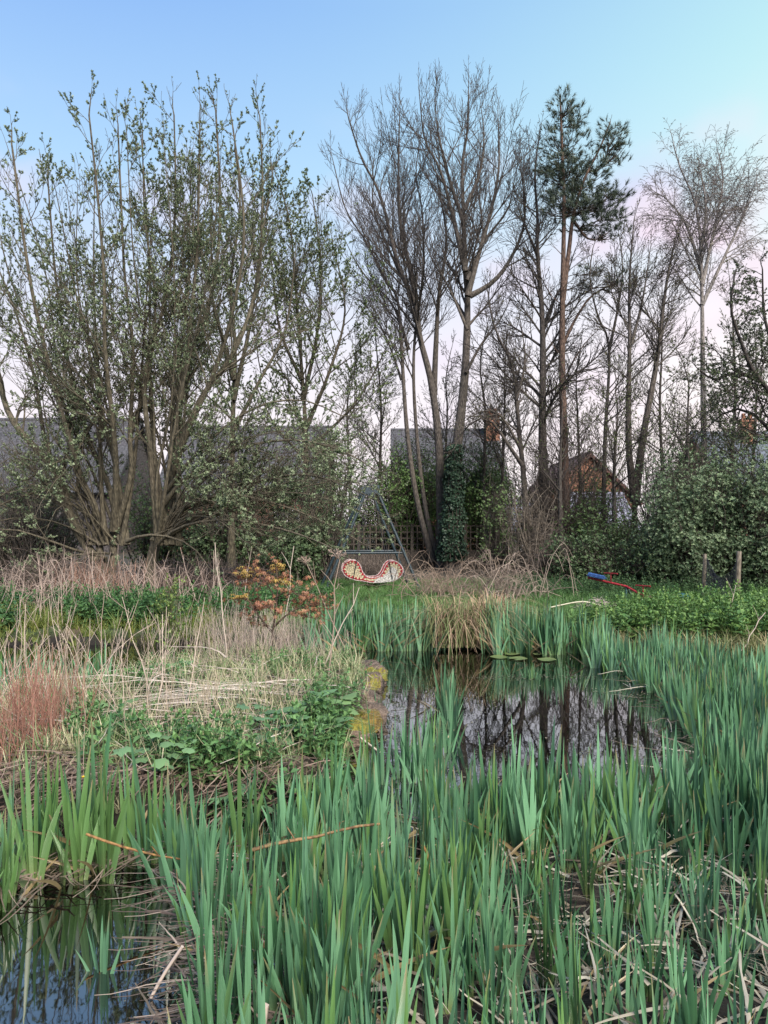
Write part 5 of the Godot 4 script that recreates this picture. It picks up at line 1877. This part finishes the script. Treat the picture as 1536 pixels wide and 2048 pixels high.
		for layer in 2:
			var arr := s.get_mesh_arrays()
			var g := Geo.new()
			var vs: PackedVector3Array = arr[Mesh.ARRAY_VERTEX]
			var ns: PackedVector3Array = arr[Mesh.ARRAY_NORMAL]
			var dims := Vector3(rr(0.24, 0.36), rr(0.26, 0.37), rr(0.28, 0.4))
			for k in vs.size():
				var q := vs[k] * 2.0
				q = Vector3(signf(q.x) * pow(absf(q.x), 0.6), signf(q.y) * pow(absf(q.y), 0.6), signf(q.z) * pow(absf(q.z), 0.6)) * 0.5
				q *= 1.0 + 0.42 * wob.get_noise_3d(q.x * 7.0 + i * 9.0, q.y * 7.0, q.z * 7.0)
				if layer == 1:
					q *= 1.09 + 0.1 * wob.get_noise_3d(q.x * 40.0, q.y * 40.0, q.z * 40.0 + i)
					q.y = maxf(q.y, 0.1)
				var mossy := Color(0.3, 0.25, 0.035).lerp(Color(0.16, 0.2, 0.04), R.randf())
				if i == 7:
					mossy = Color(0.27, 0.17, 0.035).lerp(Color(0.2, 0.17, 0.04), R.randf())
				g.put(q * dims, ns[k], Color(0.15, 0.11, 0.085).lerp(Color(0.24, 0.18, 0.14), wob.get_noise_1d(q.y * 200.0) * 0.5 + 0.5) if layer == 0 else mossy)
			g.ix = arr[Mesh.ARRAY_INDEX]
			if layer == 0 or i in [1, 2, 3, 7, 8]:
				var m := part("rock" if layer == 0 else "moss", g, M.stone, o)
				m.position.y = 0.0
				if layer == 1:
					var cushion := []
					var cc := PackedColorArray()
					for k in 90:
						var an := rr(0, TAU)
						var out := pow(R.randf(), 0.6)
						cushion.append(turned(Vector3(cos(an) * out * dims.x * 0.5, dims.y * 0.5 * (1.0 - 0.45 * out * out) - 0.01, sin(an) * out * dims.z * 0.5), rr(0, TAU), rr(0.25, 0.6), rr(-0.6, 0.6)))
						cc.append(Color(0.3, 0.26, 0.04).lerp(Color(0.2, 0.27, 0.06), R.randf()) * rr(0.7, 1.2))
					scatter("moss_tufts", tuft_mesh(960 + i, 14, 0.09, 0.008, 1.1), M.leaf, cushion, cc, o)
	# broad-leaved plants on the island, each on its own
	n = 0
	for a in [[600, 1450, 5.4, 1.3, "blue green broad leaved plant beside the orange mossed stone"], [660, 1430, 5.7, 1.2, "broad leaved plant hanging over the island's right edge"], [545, 1470, 5.2, 1.1, "leafy plant below the long white straw"], [700, 1455, 5.75, 1.0, "round leaved plant touching the water at island's corner"], [620, 1520, 4.75, 0.9, "low round leaved plant at the island's near edge"], [345, 1340, 7.6, 1.0, "single grey green rosette left of the maple"], [470, 1545, 4.6, 1.1, "bright fern like plant at front of the island"], [330, 1540, 4.55, 1.1, "bushy green plant behind the left iris clump"], [200, 1450, 5.2, 1.0, "dark green plant beside the red dead stalks"]]:
		R.seed = 970 + n
		var p := on(a[0], a[1] + 20, 0.2)
		p.y = ground_at(p.x, p.z) - 0.01
		o = thing("leafy_plant", a[4], "plant", p, "leafy plants on the island")
		var st := Geo.new()
		var count := 16
		var col := Color(0.1, 0.2, 0.1).lerp(Color(0.15, 0.25, 0.1), R.randf())
		for i in count:
			var an := TAU * i / count * 2.4 + rr(-0.3, 0.3)
			var out := Vector3(cos(an), 0, sin(an))
			var h: float = a[3] * rr(0.08, 0.24)
			var reach: float = a[3] * rr(0.04, 0.2)
			var tip := out * reach + Vector3(0, h, 0)
			st.tube(PackedVector3Array([Vector3.ZERO, tip * 0.5 + Vector3(0, 0.03, 0), tip]), PackedFloat32Array([0.004, 0.003, 0.002]), 3, col * 0.9)
			var g := Geo.new()
			var dd := (out + Vector3(0, rr(-0.35, 0.35), 0)).normalized()
			var sd := Vector3(-sin(an), 0, cos(an))
			var cc := col * rr(0.75, 1.2)
			if n == 6:
				for k in 5:
					g.leaf(tip - dd * 0.02 * k, dd.rotated(Vector3.UP, -0.9 + 0.45 * k), sd.rotated(Vector3.UP, -0.9 + 0.45 * k), 0.09, 0.035, 0.2, cc)
			else:
				# a lobed, nearly round leaf
				var up := sd.cross(dd)
				if up.y < 0:
					up = -up
				var rad: float = a[3] * rr(0.035, 0.06)
				var c0 := g.put(tip + up * 0.006, up, cc)
				for k in 11:
					var w := TAU * k / 11.0
					var rk := rad * (1.0 + 0.16 * cos(w * 5.0))
					g.put(tip + (dd * (cos(w) + 0.6) + sd * sin(w)) * rk - up * 0.012 * (k % 2), (up + dd * cos(w) * 0.25 + sd * sin(w) * 0.25).normalized(), cc)
				for k in 11:
					g.tri(c0, c0 + 1 + k, c0 + 1 + (k + 1) % 11, up)
			part("leaf", g, M.leaf, o)
		part("stalks", st, M.leaf, o).set_meta("kind", "stuff")
		n += 1
	# dandelion, debris heap on the lawn
	var dp := on(168, 1556, 0.3)
	o = thing("dandelion", "yellow dandelion flower at the left of the island", "flower", spot(dp.x, dp.z))
	var fl := Geo.new()
	var fy := maxf(0.1, dp.y - o.position.y)
	for i in 26:
		var an := TAU * i / 26.0
		fl.leaf(Vector3(0, fy, 0), Vector3(cos(an), rr(0.1, 0.9), sin(an)).normalized(), Vector3(-sin(an), 0, cos(an)), 0.018, 0.006, 0.0, Color(0.75, 0.5, 0.02))
	part("flower_head", fl, M.leaf, o)
	var ds := Geo.new()
	bar(ds, Vector3.ZERO, Vector3(0, fy, 0), 0.0025, Color(0.14, 0.2, 0.06), 5)
	part("stem", ds, M.leaf, o)
	R.seed = 990
	var hp := on(1195, 1217, 0.22)
	o = thing("straw_heap", "small heap of pale dry cuttings on the lawn before seesaw", "heap", spot(hp.x, hp.z))
	var hg := Geo.new()
	for i in 420:
		var q := Vector3(R.randfn() * 0.16, 0, R.randfn() * 0.14)
		q.y = maxf(0.0, 0.16 * exp(-q.length_squared() * 16.0) * R.randf())
		var dd := Vector3(rr(-1, 1), rr(-0.2, 0.35), rr(-1, 1)).normalized() * rr(0.06, 0.16)
		hg.tube(PackedVector3Array([q, q + dd * 0.5 + rnd_dir() * 0.01, q + dd]), PackedFloat32Array([0.004, 0.0035, 0.002]), 3, Color(0.4, 0.33, 0.3).lerp(Color(0.52, 0.47, 0.43), R.randf()))
	part("cuttings", hg, M.dry, o).set_meta("kind", "stuff")


# ----------------------------------------------------------------
func _ready() -> void:
	var cam := Camera3D.new()
	cam.name = "camera"
	cam.fov = rad_to_deg(2.0 * atan(1024.0 / FOCAL))
	cam.near = 0.05
	cam.far = 1500.0
	cam.position = Vector3(0, EYE, 0)
	cam.rotation.x = PITCH
	add_child(cam)
	cam.current = true
	var env := Environment.new()
	var sky := Sky.new()
	var pano := PanoramaSkyMaterial.new()
	pano.panorama = ImageTexture.create_from_image(make_sky())
	sky.sky_material = pano
	env.background_mode = Environment.BG_SKY
	env.sky = sky
	env.tonemap_mode = Environment.TONE_MAPPER_LINEAR
	env.tonemap_exposure = EXPO
	env.sdfgi_enabled = true
	env.ssao_enabled = true
	env.ssil_enabled = true
	var we := WorldEnvironment.new()
	we.name = "environment"
	we.environment = env
	add_child(we)
	# the light of a low veiled sun behind the viewer's right shoulder
	var sun := DirectionalLight3D.new()
	sun.name = "sun"
	sun.light_color = Color(1.0, 0.95, 0.9)
	sun.light_energy = 1.0
	sun.light_angular_distance = 30.0
	sun.shadow_enabled = true
	add_child(sun)
	sun.look_at_from_position(Vector3(3.5, 7, 6.5), Vector3.ZERO)

	wob.seed = 2
	wob.frequency = 0.6
	wob.fractal_octaves = 3
	patchy.seed = 8
	patchy.frequency = 0.12
	patchy.fractal_octaves = 3
	var t0 := Time.get_ticks_msec()
	make_materials()
	make_ground()
	print("ground ", Time.get_ticks_msec() - t0)
	make_houses()
	make_fence()
	make_trees()
	print("trees ", Time.get_ticks_msec() - t0)
	make_shrubs()
	make_play()
	print("shrubs ", Time.get_ticks_msec() - t0)
	make_single_plants()
	make_irises()
	print("irises ", Time.get_ticks_msec() - t0)
	make_low_plants()
	make_pond_weed()
	make_litter()
	print("all ", Time.get_ticks_msec() - t0)
